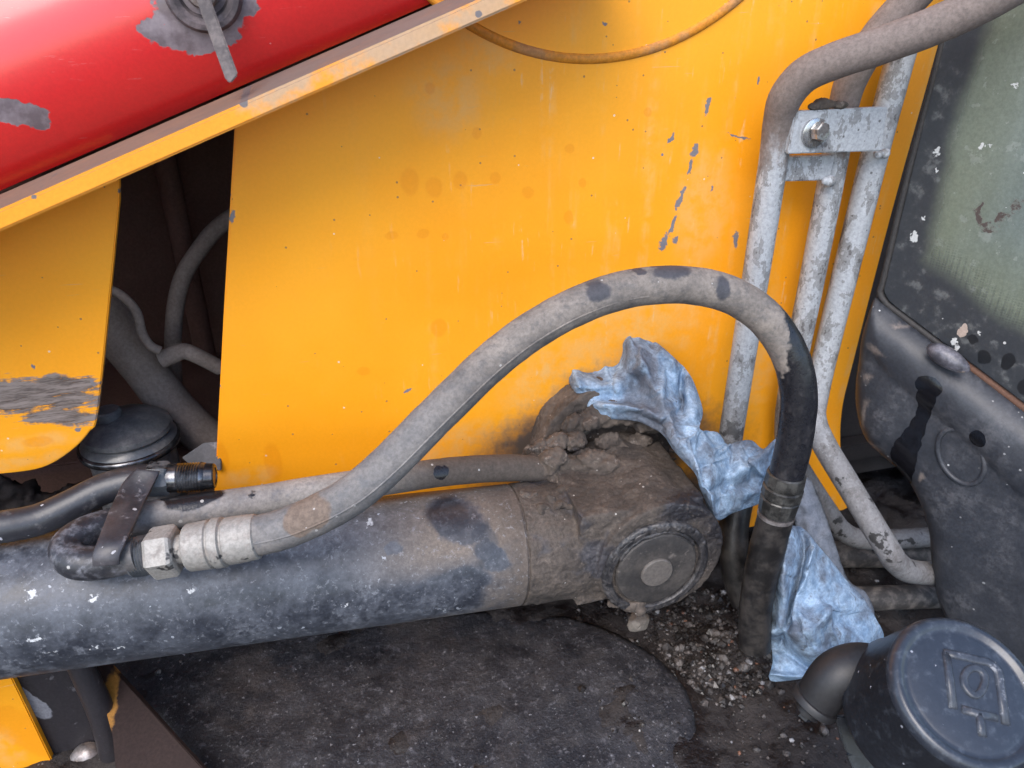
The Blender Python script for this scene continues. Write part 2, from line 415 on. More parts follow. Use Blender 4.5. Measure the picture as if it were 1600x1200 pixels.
for k in range(K):
    for i in range(n-1): F.append((k*n+i, k*n+i+1, (k+1) % K*n+i+1, (k+1) % K*n+i))
Mb = yellow_paint('yellow_bead_paint', chalk=.6)
M = Mat('yellow_bead_dirty'); fn = M.noise(50, 5)
bead_mat = M.build(M.mix((.66, .24, .012), (.46, .18, .02), fn), .6, [(M.times(M.smooth(M.noise(30, 5), .50, .64), .6), (.30, .18, .10), .8)], spec=.4)
link('pressed_bead', mesh('bead', V, F), bead_mat, plate)

lp_scr = [plane_blob(65, 617, 95, 26, -12), plane_blob(105, 600, 60, 16, -14), plane_blob(95, 652, 62, 16, -8), plane_blob(10, 628, 60, 24, -6)]
lp_chip = [plane_blob(151, 690, 5, 7), plane_blob(146, 600, 4, 6), plane_blob(52, 572, 3, 4), plane_blob(186, 300, 2, 5), plane_blob(120, 672, 6, 5)]
panel_mat = yellow_paint('yellow_corner_paint', lp_chip, [plane_blob(60, 690, 26, 10)], lp_scr, (), .35, [plane_blob(30, 722, 120, 14, 2), plane_blob(60, 690, 90, 18)])
o = smooth_poly([(188, 295), (170, 480), (152, 648), (140, 674), (112, 704), (66, 731), (0, 741), (-60, 744), (-120, 746), (-600, 752)], keep=(0, 8, 9), n=6)[:55]
o = poly_px(o, 0); o = [under_ledge(o[0][0]+.003)]+o[1:]+[under_ledge(bl[0][0]+.03)]
lp = prism('corner_panel', o, (0, .009, 0), panel_mat, None, .0012)
tag(lp, 'yellow panel with a rounded lower corner and a brown scrape', 'panel')

# ledge (flange) below the red boom
M0 = [(-220, 362+96.8), (900, 362-396)]
pale_f = [plane_blob(640, 50, 190, 46, 24, fl_y), plane_blob(450, 130, 90, 30, 24, fl_y), plane_blob(760, 10, 90, 40, 24, fl_y)]
chip_f = [plane_blob(380, 160, 8, 6, 30, fl_y), plane_blob(748, 22, 6, 5, 0, fl_y), plane_blob(52, 308, 5, 3, 0, fl_y)]
M = Mat('yellow_ledge_paint'); fn = M.noise(60, 5, .65); md = M.noise(22, 5, .6)
pb = M.math('ADD', M.blobs(pale_f, M.co), M.math('MULTIPLY', M.math('SUBTRACT', M.noise(34, 4, .7), .5), 3.4))
geo = M.n('ShaderNodeNewGeometry').outputs['Normal']
upf = M.smooth(M.vec('DOT_PRODUCT', geo, (-.33, 0, .94)), .5, .8)     # dust that has settled on the upward face
ledge_mat = M.build(M.mix((.88, .31, .012), (.90, .36, .03), md), .45,
    [(M.times(M.smooth(pb, -.1, .8), .85), M.mix((.52, .34, .19), (.46, .36, .27), fn), .8), (M.times(M.specks(90, .25, .2), .8), (.45, .36, .27), .7), (M.smooth(M.blobs(chip_f, M.warp(120, .004)), 0, .1), (.18, .16, .16), .7),
     (M.times(upf, M.mixf(.85, 1.0, fn)), M.mix((.095, .065, .055), (.15, .108, .092), md), .9)], fn, bump_d=.0004, grit=.06)
tl = [PY(-700, 327+.4386*700, fl_y), PY(1000, 327-.4386*1000, fl_y)]
led = prism('ledge_beam', [bl[0], bl[1], tl[1], tl[0]], (0, .0875, 0), ledge_mat, None, .0016)
tag(led, 'slanted yellow steel ledge with dusty top just below the red boom', 'beam')

# red boom
RB = .095
ln = unit(np.cross(tl[1]-tl[0], [0, 1, 0])); ln = ln if ln[2] > 0 else -ln
qa_, qb_ = PP(0, 300, tl[0], ln), PP(690, 0, tl[0], ln); e = unit(qb_-qa_); q0 = (qa_+qb_)/2   # where the red body meets the ledge top
axn = ln; yv = unit(np.cross(axn, e)); yv = yv if yv[1] > 0 else -yv
HB = .062; ctr = q0 + axn*HB + yv*math.sqrt(RB**2-HB**2)
def on_red(x, y): return hit_cyl(x, y, ctr, e, RB)
chip_r = [(on_red(x, y), (r*d_, r*d_, r2*d_), (0, rr, 0)) for x, y, r, r2, rr, d_ in
          ((30, 178, 46, 18, 0, .00042), (55, 190, 24, 14, .2, .00042), (15, 168, 26, 14, 0, .00042), (245, 50, 30, 24, .2, .00042), (275, 62, 40, 20, .3, .00042), (380, 5, 26, 20, 0, .00042), (330, 70, 46, 14, -.3, .00042), (355, 45, 22, 30, 0, .00042), (310, 10, 72, 66, 0, .00042))]
M = Mat('red_gloss_paint'); fn = M.noise(90, 5, .65); md = M.noise(12, 4)
ch = M.smooth(M.math('ADD', M.blobs(chip_r, M.warp(70, .012)), M.math('MULTIPLY', M.math('SUBTRACT', M.noise(150, 4, .7), .5), .7)), 0, .10)
scr = M.times(M.smooth(M.noise(1, 4, .7, M.stretch(30, 30, 300, (0, .5, 0))), .66, .70), .35)
red_mat = M.build(M.mix((.58, .014, .016), (.63, .022, .022), md), M.mixf(.28, .38, fn),
    [(scr, (.62, .20, .20), .5), (M.times(M.specks(110, .12, .12), .6), (.7, .35, .35), .5), (ch, M.mix((.13, .10, .11), (.24, .20, .215), M.smooth(M.noise(70, 4), .35, .65)), .75)],
    M.math('SUBTRACT', M.noise(25, 2), M.math('MULTIPLY', ch, .6)), bump_d=.0006, bump_s=.35, spec=.5, coat=.6, grit=.06)
boom = empty('red_boom', ctr-RB*axn-.3*e, 'glossy red rounded boom with grey paint chips and a pinned latch', 'boom')
pr_ = [ctr-.75*e+RB*(-math.cos(t)*yv+math.sin(t)*axn) for t in np.linspace(-math.asin((HB-.0008)/RB), rad(150), 110)]
pr_ += [ctr-.75*e+yv*.082-axn*(HB-.0008)]
bb_ = prism('boom_body', pr_, 1.6*e, red_mat, boom, 0); auto_smooth(bb_, 30)
# latch : grommet, bolt, washer, pin
gp = on_red(318, -12); gn = unit(gp-ctr-((gp-ctr)@e)*e)
M = Mat('grey_rubber'); fn = M.noise(80, 4)
rub_mat = M.build(M.mix((.055, .045, .048), (.12, .095, .10), M.smooth(fn, .4, .65)), .8, bump=fn, bump_d=.0005)
M = Mat('dull_steel'); fn = M.noise(70, 5)
steel_mat = M.build(M.mix((.34, .31, .30), (.16, .13, .12), M.smooth(fn, .4, .65)), M.mixf(.35, .7, fn), [(M.smooth(M.noise(35, 5), .56, .66), (.20, .15, .12), .9, .0)], fn, metal=.75, bump_d=.0004)
M = Mat('dirty_latch_steel'); fn = M.noise(90, 5)
pin_dull = M.build(M.mix((.055, .045, .045), (.12, .098, .092), M.smooth(fn, .35, .65)), .7, bump=fn, bump_d=.0004)
lathe('rubber_grommet', gp-.004*gn, gn, [(0, .0255), (.008, .0255), (.012, .0235), (.0125, .020), (.010, .0165), (.004, .0150), (.002, .013)], rub_mat, boom, 48)
bolt = lathe('latch_bolt', gp-.004*gn, gn, [(0, .0105), (.014, .0105), (.0165, .0092), (.017, .006)], steel_mat, boom, 32)
b0 = gp+.013*gn; tip = PD(366, 128, np.dot(gp+.012*gn-CAM, FW)-.012)
dv = unit(tip-b0); sv = unit(np.cross(dv, gn)); 
pts = [b0-sv*.0044-dv*.012, b0+sv*.0044-dv*.012, b0+sv*.0044+dv*.02, tip+sv*.0044-dv*.003, tip+sv*.002, tip-sv*.0042-dv*.004, b0-sv*.0044+dv*.02]
prism('latch_pin', pts, .0035*gn, pin_dull, boom, .0009)

# ------------------------------------------------------------------ hydraulic cylinder
A0 = PY(0, 946, -.1); B0 = PY(800, 850, -.1); ua = unit(B0-A0); RC = .0552
# paint: black with a film of dust, clean wet patches, white flecks
def on_bar(x, y): return hit_cyl(x, y, B0, ua, RC)
def bb(x, y, rx, ry, ang=0):
    c = on_bar(x, y); d = .00052; return (c, (rx*d, max(rx, ry)*d*1.4, ry*d), (0, -rad(ang), 0))
M = Mat('black_barrel_paint'); fn = M.noise(120, 5, .7); md = M.noise(26, 5, .65); lg = M.noise(9, 4, .6)
wv = M.warp(60, .016); xx = M.X(0); zz = M.X(2)
toward = M.smooth(M.math('ADD', xx, M.math('MULTIPLY', M.math('SUBTRACT', md, .5), .13)), -.060, .005)   # caked dust near the head
top = M.smooth(M.math('ADD', zz, M.math('MULTIPLY', M.math('SUBTRACT', md, .5), .03)), .018, .042)
toptow = M.math('MULTIPLY', top, M.smooth(xx, -.17, -.05))
low = M.smooth(M.math('ADD', zz, M.math('MULTIPLY', M.math('SUBTRACT', md, .5), .03)), -.020, -.046)
clean = M.smooth(M.blobs([bb(715, 815, 62, 30, -20), bb(770, 870, 40, 20, -40), bb(615, 855, 14, 10), bb(720, 910, 60, 26)], wv), 0, .3)
wet = M.smooth(M.blobs([bb(700, 808, 44, 26, -12), bb(762, 845, 20, 34, 30), bb(331, 942, 16, 9)], M.warp(60, .016)), 0, .3)
dust_c = M.mix(M.mix((.125, .100, .082), (.21, .17, .14), fn), M.mix((.055, .044, .037), (.115, .090, .074), M.smooth(md, .35, .65)), M.smooth(M.math('ADD', xx, M.math('MULTIPLY', M.math('SUBTRACT', md, .5), .05)), -.055, .004))
flecks = M.math('MAXIMUM', M.specks(75, .13, .20, M.warp(260, .014)), M.specks(170, .22, .16, M.warp(300, .006)))
curl = M.times(M.smooth(M.noise(95, 3, .6, dist=2.2), .655, .675), M.smooth(M.noise(18, 2), .5, .58))
white = M.times(M.smooth(M.math('ADD', M.blobs([bb(50, 928, 11, 8), bb(145, 935, 14, 4, 10), bb(578, 815, 9, 12), bb(85, 1020, 14, 3, -15), bb(150, 1012, 10, 3, 25), bb(190, 1012, 9, 3), bb(540, 945, 14, 2.5), bb(300, 925, 8, 4), bb(60, 1000, 12, 5)], M.warp(260, .010)), M.math('MULTIPLY', M.math('SUBTRACT', M.noise(260, 4, .7), .62), 3.0)), 0, .3), .8)
dd = M.math('MULTIPLY', M.math('MAXIMUM', M.math('MAXIMUM', toward, toptow), M.times(low, .9)), M.math('SUBTRACT', 1.0, M.times(clean, .9)), clamp=True)
barrel_mat = M.build((.021, .024, .033), M.mixf(.36, .48, md),
    [(M.times(M.smooth(M.math('ADD', md, M.math('MULTIPLY', fn, .5)), .55, .95), .55), (.125, .135, .16), .6), (M.times(M.smooth(lg, .45, .62), M.smooth(fn, .42, .62), .45), (.25, .26, .29), .65),
     (dd, dust_c, .9), (M.times(M.math('MAXIMUM', flecks, curl), M.smooth(M.noise(14, 3), .42, .6), .7), (.48, .50, .54), .6), (M.times(M.smooth(M.noise(230, 4, .75), .56, .68), .35), (.30, .31, .34), .65), (white, (.62, .62, .62), .7), (M.times(wet, .6), (.016, .018, .024), .36)],
    M.math('ADD', fn, M.math('MULTIPLY', dd, .8)), bump_d=.0005, bump_s=.55, spec=.6)
cyl = empty('hydraulic_cylinder', B0-np.array([.1, 0, RC]), 'thick black hydraulic cylinder with muddy brown pin end, lying across the yellow plate', 'hydraulic cylinder')
lathe('barrel', B0-.85*ua, ua, [(0, RC), (.849, RC), (.8494, RC-.0012), (.8560, RC-.0040)], barrel_mat, cyl, 128)
# head: stub + eye + gusset, melted together
M = Mat('mud_caked'); fn = M.noise(110, 6, .7); md = M.noise(30, 5, .65)
ps = [(hit_cyl(965, 800, B0, ua, RC), (.014, .03, .010), (0, 0, 0)), (hit_cyl(1085, 800, B0, ua, RC), (.014, .04, .02), (0, 0, 0))]
wetm = M.smooth(M.math('ADD', M.blobs(ps, M.warp(50, .02)), M.math('MULTIPLY', M.math('SUBTRACT', md, .5), .6)), .0, .5)
muda = M.build(M.mix((.045, .035, .029), (.105, .082, .066), M.smooth(md, .35, .65)), .92,
    [(M.times(M.smooth(fn, .58, .7), .6), (.24, .20, .17), .9), (M.times(M.specks(130, .16, .16), .9), (.38, .35, .32), .7), (M.times(M.smooth(M.noise(24, 4), .60, .68), .8), (.035, .030, .032), .5), (wetm, (.05, .05, .06), .38)],
    M.math('ADD', fn, M.math('MULTIPLY', md, 1.2)), bump_d=.0022, bump_s=.7)
EC0 = PY(1024, 883, -.158)[0]
M = Mat('mud_smooth'); fn = M.noise(130, 5, .7); md = M.noise(26, 5, .6)
muds = M.build(M.mix((.040, .032, .027), (.086, .068, .056), M.smooth(md, .35, .65)), .85,
    [(M.smooth(M.math('ADD', M.blobs([(np.array([EC0+.062, -.12, .02]), (.035, .07, .06), (0, 0, 0)), (np.array([EC0+.03, -.155, .055]), (.04, .03, .022), (0, 0, 0))], M.warp(40, .02)), M.math('MULTIPLY', M.math('SUBTRACT', md, .5), 1.0)), .0, .5), (.024, .022, .025), .36), (M.times(M.smooth(fn, .56, .7), .35), (.19, .155, .13), .9), (M.times(M.specks(150, .16, .18), .9), (.42, .39, .36), .7), (M.times(M.smooth(M.noise(17, 4), .57, .66), .85), (.040, .038, .044), .5)],
    M.math('ADD', M.math('ADD', fn, M.noise(330, 4, .7)), md), bump_d=.0014, bump_s=.8, grit=.34)
EX = (1022-800)/FPX; EC = hit_cyl(1022, 884, B0, ua, .0) if False else None
fy = -.158
EC = PY(1024, 883, fy); EC = np.array([EC[0], 0, (B0+ua*((EC[0]-B0[0])/ua[0]))[2]*.4+EC[2]*.6]); RE = .0600
def circ(o, a, r, s0, s1, seg=64):
    o = np.array(o, float); a = unit(a); u = unit(np.cross(a, [0.3, .1, 1.0])); v = np.cross(a, u); V = []; F = []
    for s in (s0, s1):
        for k in range(seg):
            t = 2*math.pi*k/seg; V.append(o+s*a+r*(math.cos(t)*u+math.sin(t)*v))
    for k in range(seg): F.append((k, (k+1) % seg, seg+(k+1) % seg, seg+k))
    F.append(tuple(range(seg))[::-1]); F.append(tuple(range(seg, 2*seg))); return V, F
stub = circ(B0, ua, RC, .0012, .085); eye = circ(EC+np.array([.006, 0, .007]), (0, 1, 0), RE, fy, -.036)
def boxvf(a, b):
    (x0, y0, z0), (x1, y1, z1) = a, b
    V = [(x0, y0, z0), (x1, y0, z0), (x1, y1, z0), (x0, y1, z0), (x0, y0, z1), (x1, y0, z1), (x1, y1, z1), (x0, y1, z1)]
    return V, [(0, 3, 2, 1), (4, 5, 6, 7), (0, 1, 5, 4), (1, 2, 6, 5), (2, 3, 7, 6), (3, 0, 4, 7)]
gus = boxvf((.048, -.148, -.044), (EC[0]+.046, -.052, .056))
lumps('cylinder_head', [], muds, cyl, .0013, .0030, .011, 9, [stub, eye, gus])
# pin end: recessed ring, cap and raised centre
M = Mat('pin_dark'); fn = M.noise(90, 5, .7); md = M.noise(35, 4)
pin_mat = M.build(M.mix((.030, .027, .026), (.072, .062, .055), M.smooth(md, .35, .65)), .65, [(M.times(M.smooth(fn, .6, .7), .5), (.2, .17, .15), .9)], M.math('ADD', fn, md), bump_d=.0010, bump_s=.6)
M = Mat('pin_wet_rim'); fn = M.noise(90, 5, .7)
rim_mat = M.build(M.mix((.02, .019, .021), (.075, .068, .066), M.smooth(fn, .4, .65)), .42, bump=fn, bump_d=.0022, bump_s=.8)
ax = (0, -1, 0); O = np.array([EC[0], fy+.002, EC[2]])
lathe('boss_rim', O, ax, [(0, .0480), (.0045, .0480), (.0060, .0465), (.0060, .0430), (.0046, .0420), (.0010, .0417)], rim_mat, cyl, 80)
pc = lathe('pin_cap', O, ax, [(0, .0385), (.0040, .0385), (.0060, .0370), (.0068, .034), (.0072, .02), (.0072, .0150)], pin_mat, cyl, 80)
M = Mat('pin_button'); fn = M.noise(60, 4)
btn_mat = M.build(M.mix((.085, .074, .066), (.135, .117, .103), fn), .65, bump=fn, bump_d=.0005)
lathe('pin_button', O+np.array([-.001, 0, -.001]), ax, [(.0066, .0150), (.0088, .0148), (.0096, .0140), (.0098, .010)], btn_mat, pc, 48)
# grease and mud around the rim
ring = tube_data([O+np.array([.0475*math.cos(t), -.0025, .0475*math.sin(t)]) for t in np.linspace(0, 2*math.pi, 72)], .0036, 10, True)
ring2 = tube_data([O+np.array([.0395*math.cos(t), -.0030, .0395*math.sin(t)]) for t in np.linspace(.5, 2.7, 40)], .0024, 8, True)
it = [(O+np.array([.0465*math.cos(t), -.004, .0465*math.sin(t)]), (.0045, .003, .0045)) for t in [rnd.uniform(.6, 2.5) for k in range(12)]]
lumps('rim_grease', it, rim_mat, cyl, .0009, .0024, .008, 3, [ring, ring2])
# mounting boss on the plate behind the eye
BB = np.array([.118, 0, .040])
M = None
boss = empty('mounting_boss', BB+np.array([0, 0, -.06]), 'mud caked round pin mount on the yellow plate behind the cylinder end', 'mount')
back = circ(BB, (0, 1, 0), .072, -.030, .002); mid = circ(EC, (0, 1, 0), .047, -.05, -.02)
lumps('mount_ring', [], muda, boss, .0015, .006, .018, 8, [back, mid])
it = []
for k in range(90):                                   # a crooked ridge of mud along the gap and a heap at its left end
    t = rnd.uniform(.5, 3.0); r = .056+rnd.uniform(-.006, .004)
    a_ = rnd.uniform(.006, .013); it.append((BB+np.array([r*math.cos(t), -.036-rnd.uniform(0, .010), r*math.sin(t)-.006]), (a_*1.3, a_*.6, a_*.6)))
for k in range(26):
    it.append((BB+np.array([-.068+rnd.gauss(0, .008), -.024+rnd.gauss(0, .010), -.004+rnd.gauss(0, .012)]), rnd.uniform(.005, .011)))
lumps('mud', it, muda, boss, .0015, .011, .014, 5)
# mud lumps on the head and at the end of the oil pipe
def spot(x, y, d): return PD(x, y, d)
it = []
for x, y, r in ((788, 725, 13), (795, 735, 11), (868, 745, 17), (880, 755, 13), (905, 735, 10), (930, 740, 16), (938, 725, 14), (925, 758, 12), (917, 770, 9), (948, 708, 15), (965, 700, 16), (985, 712, 15), (1000, 706, 10), (905, 750, 9), (850, 700, 18), (870, 690, 16), (842, 725, 12), (1000, 690, 18), (950, 690, 18), (900, 690, 18), (860, 780, 7), (845, 800, 6)):
    c = hit_cyl(x, y, B0, ua, RC) ; r_ = r*.00054
    it.append((c, (r_*rnd.uniform(.8, 1.5), r_*rnd.uniform(.8, 1.2), r_*rnd.uniform(.6, 1.0))))
for k in range(60):
    x = rnd.uniform(820, 1060); y = rnd.uniform(690, 800); c = hit_cyl(x, y, B0, ua, RC); r_ = rnd.uniform(3, 9)*.00054; it.append((c, (r_*1.4, r_, r_*.6)))
lumps('mud', it, muda, cyl, .0011, .009, .012, 3)
M = Mat('rust_mud'); fn = M.noise(90, 5, .7)
rust_mat = M.build(M.mix((.05, .032, .026), (.10, .055, .038), fn), .9, bump=fn, bump_d=.002)
lumps('rusty_grease_nipple', [(hit_cyl(985, 708, B0, ua, RC+.008), (.010, .006, .006)), (hit_cyl(1002, 712, B0, ua, RC+.007), (.006, .006, .005))], rust_mat, cyl, .0009, .007, .007, 2)
it = [(PD(rnd.uniform(835, 950), rnd.uniform(712, 748), rnd.uniform(.712, .735)), (rnd.uniform(.010, .018), rnd.uniform(.008, .014), rnd.uniform(.007, .012))) for k in range(26)]
lumps('mud', it, muda, cyl, .0013, .008, .014, 4)
# drip of mud below the boss
lumps('mud', [(PD(990, 945, .70), (.012, .006, .006)), (PD(1000, 955, .70), (.006, .004, .006)), (PD(968, 940, .70), (.012, .006, .005))], muda, cyl, .001, .003, .006, 1)

# oil pipe welded along the barrel, hairpin to the hose fitting
M = Mat('grey_dusty_pipe'); fn = M.noise(110, 5, .7); md = M.noise(24, 5, .65); xx = M.X(0)
tw = M.smooth(M.math('ADD', xx, M.math('MULTIPLY', M.math('SUBTRACT', md, .5), .10)), -.15, -.06)
dk = M.smooth(M.math('ADD', M.math('MULTIPLY', xx, -1), M.math('MULTIPLY', M.math('SUBTRACT', md, .5), .10)), .265, .315)
wetp = M.smooth(M.blobs([(PD(560, 735, .63), (.010, .02, .010), (0, 0, 0)), (PD(690, 740, .66), (.008, .03, .006), (0, 0, 0)), (PD(300, 772, .60), (.026, .02, .007), (0, 0, 0)), (PD(395, 775, .6), (.007, .012, .005), (0, 0, 0))], M.warp(90, .008)), 0, .15)
pipe_mat = M.build(M.mix((.18, .165, .155), (.28, .255, .235), M.smooth(md, .35, .65)), .7,
    [(M.times(M.smooth(fn, .52, .66), .6), (.14, .14, .15), .6), (dk, M.mix((.020, .020, .025), (.12, .12, .135), M.smooth(fn, .45, .68)), .42), (tw, M.mix((.06, .048, .040), (.12, .095, .078), fn), .92), (wetp, (.015, .013, .014), .25), (M.times(M.specks(120, .18, .2), .7), (.5, .48, .45), .7)],
    M.math('ADD', fn, md), bump_d=.0007)
pp = [PD(x, y, d) for x, y, d in ((930, 728, .735), (850, 733, .722), (790, 731, .702), (700, 737, .676), (600, 751, .655), (500, 766, .635), (400, 783, .617), (300, 797, .600), (200, 815, .585), (150, 827, .572), (118, 842, .560), (105, 860, .551), (118, 877, .545), (150, 880, .5445), (185, 873, .5455), (215, 866, .547))]
pr = [.0125]*8+[.0128, .0128, .0125, .0122, .0122, .0122, .0122, .0122]
tube('oil_pipe', pp, pr, pipe_mat, cyl, 28, .012, smooth_n=8)
# weld collar on the pipe end near the hose nut
qa = PD(196, 870, .5458); qd = unit(PD(215, 866, .547)-qa)
M = Mat('black_wet_steel'); fn = M.noise(100, 5, .7); md = M.noise(25, 4)
blk_mat = M.build(M.mix((.014, .014, .018), (.035, .034, .040), md), M.mixf(.28, .5, md), [(M.times(M.smooth(fn, .55, .7), .45), (.16, .15, .15), .6), (M.times(M.specks(110, .2, .22, M.warp(150, .008)), .9), (.45, .45, .48), .6)], fn, bump_d=.0005, spec=.6)

# upper black pipe ending in the open threaded union, and the strap that ties both pipes
up = empty('branch_pipe', PD(150, 800, .6), 'black oily steel pipe with open threaded end, strapped above the cylinder', 'pipe')
tube('pipe', [PD(x, y, d) for x, y, d in ((-160, 838, .555), (-60, 832, .565), (0, 824, .572), (60, 812, .582), (110, 790, .59), (160, 765, .598), (205, 752, .603), (250, 748, .607))], .0122, blk_mat, up, 28, .01, smooth_n=8)
f0 = PD(232, 749, .604); fd = unit(PD(330, 744, .612)-f0)
M = Mat('bright_oily_steel'); fn = M.noise(60, 4)
oil_steel = M.build(M.mix((.05, .05, .055), (.20, .20, .21), M.smooth(fn, .4, .65)), .25, metal=.8, bump=fn, bump_d=.0002)
M = Mat('grey_painted_nut'); fn = M.noise(70, 5)
nut_mat = M.build(M.mix((.055, .06, .065), (.14, .14, .145), fn), .5, [(M.smooth(M.noise(40, 4), .52, .6), (.02, .02, .022), .25)], fn, bump_d=.0004)
lathe('union_nut', f0, fd, [(0, .0130), (.001, .0140), (.014, .0140), (.016, .0125)], nut_mat, up, hexn=6)
prof = [(.014, .0115), (.022, .0115)]
for k in range(9): prof += [(.0225+k*.0020, .0108), (.0235+k*.0020, .0118)]
prof += [(.0425, .0110), (.0430, .0106), (.0490, .0100), (.0500, .0092), (.0500, .0070), (.046, .0064)]
lathe('thread', f0, fd, prof, oil_steel, up, 40, ang=25)
M = Mat('brass_seat'); brass = M.build((.30, .22, .09), .4, metal=.8, bump=M.noise(60), bump_d=.0003)
lathe('bore_seat', f0, fd, [(.044, .0066), (.0492, .0068)], brass, up, 32)
sp = [PD(x, y, d) for x, y, d in ((248, 742, .589), (216, 733, .588), (190, 765, .580), (172, 800, .562), (158, 838, .541), (150, 866, .5285), (186, 868, .5295), (202, 838, .5415), (222, 800, .562), (236, 768, .580))]
c0 = sum(sp)/len(sp)
M = Mat('strap_black'); fn = M.noise(80, 5, .7); md = M.noise(24, 4)
strap_mat = M.build(M.mix((.016, .015, .019), (.055, .050, .055), M.smooth(md, .35, .65)), .42, [(M.times(M.smooth(fn, .58, .68), .5), (.25, .23, .24), .7), (M.smooth(M.blobs([(PD(178, 822, .552), (.008, .02, .010), (0, 0, 0)), (PD(238, 748, .59), (.006, .02, .006), (0, 0, 0))], M.warp(80, .01)), 0, .8), (.045, .03, .028), .7), (M.times(M.specks(120, .2, .2, M.warp(150, .008)), .8), (.45, .43, .44), .6)], fn, bump_d=.0006)
left = [PD(x, y, d) for x, y, d in ((216, 734, .590), (196, 757, .584), (184, 780, .575), (172, 806, .560), (162, 832, .543), (155, 852, .533), (150, 868, .5300), (150, 882, .531))]
right = [PD(x, y, d) for x, y, d in ((250, 738, .592), (240, 760, .586), (229, 783, .577), (218, 808, .562), (206, 834, .545), (196, 852, .535), (188, 868, .5318), (188, 878, .533))]
Lc = catmull(left, 5); Rc = catmull(right, 5); V = []; F = []
for i in range(len(Lc)):
    for k in range(7): V.append(Lc[i]*(1-k/6)+Rc[i]*(k/6)-FW*.0016*math.sin(math.pi*k/6))
for i in range(len(Lc)-1):
    for k in range(6): F.append((i*7+k, i*7+k+1, (i+1)*7+k+1, (i+1)*7+k))
st = link('strap', mesh('strap', V, F), strap_mat, up); sm = st.modifiers.new('thickness', 'SOLIDIFY'); sm.thickness = .004; sm.offset = -1
bv = st.modifiers.new('bevel', 'BEVEL'); bv.width = .0007; bv.segments = 2

# ------------------------------------------------------------------ main hose
HP = [(300, 855, .5525), (345, 848, .5535), (395, 839, .5545), (450, 824, .556), (510, 797, .559), (560, 766, .561), (610, 722, .5635), (660, 671, .566), (715, 616, .569), (770, 564, .573), (830, 518, .579), (900, 479, .585), (970, 454, .592), (1040, 445, .598), (1105, 450, .604), (1160, 470, .609), (1205, 507, .615), (1236, 560, .622), (1248, 620, .632), (1241, 690, .647), (1228, 745, .660), (1214, 800, .676), (1198, 860, .694), (1186, 915, .710), (1180, 960, .722), (1180, 1010, .735)]
HQ = [PD(*h) for h in HP]
hose = empty('hydraulic_hose', HQ[14], 'thick arched rubber hydraulic hose running from pipe fitting over the cylinder', 'hose')
def hb(x, y, d, r, rz=None): return (PD(x, y, d-.013), (r*.0005, .02, (rz or r)*.0005), (0, 0, 0))
M = Mat('dusty_rubber_hose'); fn = M.noise(120, 5, .7); md = M.noise(28, 5, .65); xx = M.X(0); zz = M.X(2)
wet_end = M.smooth(M.math('ADD', xx, M.math('MULTIPLY', M.math('SUBTRACT', M.noise(60, 3), .5), .02)), .2075, .2095)
dark = M.smooth(M.blobs([hb(1050, 424, .60, 40, 9), hb(1127, 450, .606, 15, 20), hb(935, 455, .588, 24, 16), hb(1000, 425, .594, 14, 5)], M.warp(90, .009)), 0, .35)
mudb = M.smooth(M.blobs([hb(480, 800, .557, 36, 30), hb(470, 815, .557, 26, 22)], M.warp(60, .010)), 0, .2)
yel = M.smooth(M.blobs([hb(1115, 477, .6, 60, 12)], M.warp(60, .006)), 0, .5)
low = M.smooth(M.noise(1, 4, .6, M.stretch(16, 16, 90, (0, .6, 0))), .5, .7)
hose_mat = M.build(M.mix((.12, .105, .095), (.215, .185, .16), M.smooth(md, .3, .66)), .85,
    [(M.times(M.smooth(fn, .5, .64), .5), (.085, .080, .080), .75), (M.times(low, .45), (.09, .088, .09), .7), (M.times(M.smooth(M.math('MULTIPLY', xx, -1.0), .02, .10), .35), (.13, .14, .155), .55), (mudb, M.mix((.12, .085, .065), (.19, .145, .115), fn), .95), (dark, (.048, .047, .054), .65),
     (M.times(M.specks(140, .2, .2), .7), (.42, .40, .38), .8), (wet_end, M.mix((.010, .010, .013), (.03, .028, .03), M.smooth(fn, .5, .7)), M.mixf(.2, .36, fn))],
    M.math('ADD', fn, M.math('MULTIPLY', md, .8)), bump_d=.0008, bump_s=.6)
body = catmull(HQ[2:21], 10)
V, F = tube_data(body, .0148, 32, True, .022, 3)
auto_smooth(link('hose_body', mesh('hose_body', V, F), hose_mat, hose), 60)
# long moulded seam along the hose
S = []
for i, p in enumerate(body[:-40]):
    t = unit(body[min(i+1, len(body)-1)]-body[max(i-1, 0)]); tc = unit(CAM-p); sd_ = unit(np.cross(t, tc))
    k = .35+.25*math.sin(i*.02); S.append(p+.0148*(math.cos(k)*tc+math.sin(k)*sd_))
tube('hose_seam', S, .0009, hose_mat, hose, 6, .2)
# fittings at the pipe end
ha = HQ[2]; hd = unit(HQ[0]-HQ[2])
M = Mat('dusty_zinc'); fn = M.noise(100, 5, .7); md = M.noise(30, 4)
zinc = M.build(M.mix((.25, .235, .215), (.36, .335, .305), md), .6, [(M.times(M.smooth(fn, .52, .64), .6), (.26, .225, .20), .85), (M.times(M.smooth(M.noise(55, 3), .64, .67), .9), (.03, .028, .03), .6)], fn, metal=.25, bump_d=.0006)
lathe('crimp_ferrule', ha-.004*hd, hd, [(0, .0150), (.0008, .0163), (.010, .0170), (.0215, .0172), (.0225, .0160), (.0235, .0160), (.0245, .0182), (.0310, .0182), (.0320, .0165), (.0330, .0165), (.0340, .0178), (.0490, .0172), (.0505, .0160), (.0508, .012)], zinc, hose, 40, ang=20)
lathe('swivel_stem', ha, hd, [(.044, .0105), (.064, .0105)], zinc, hose, 32)
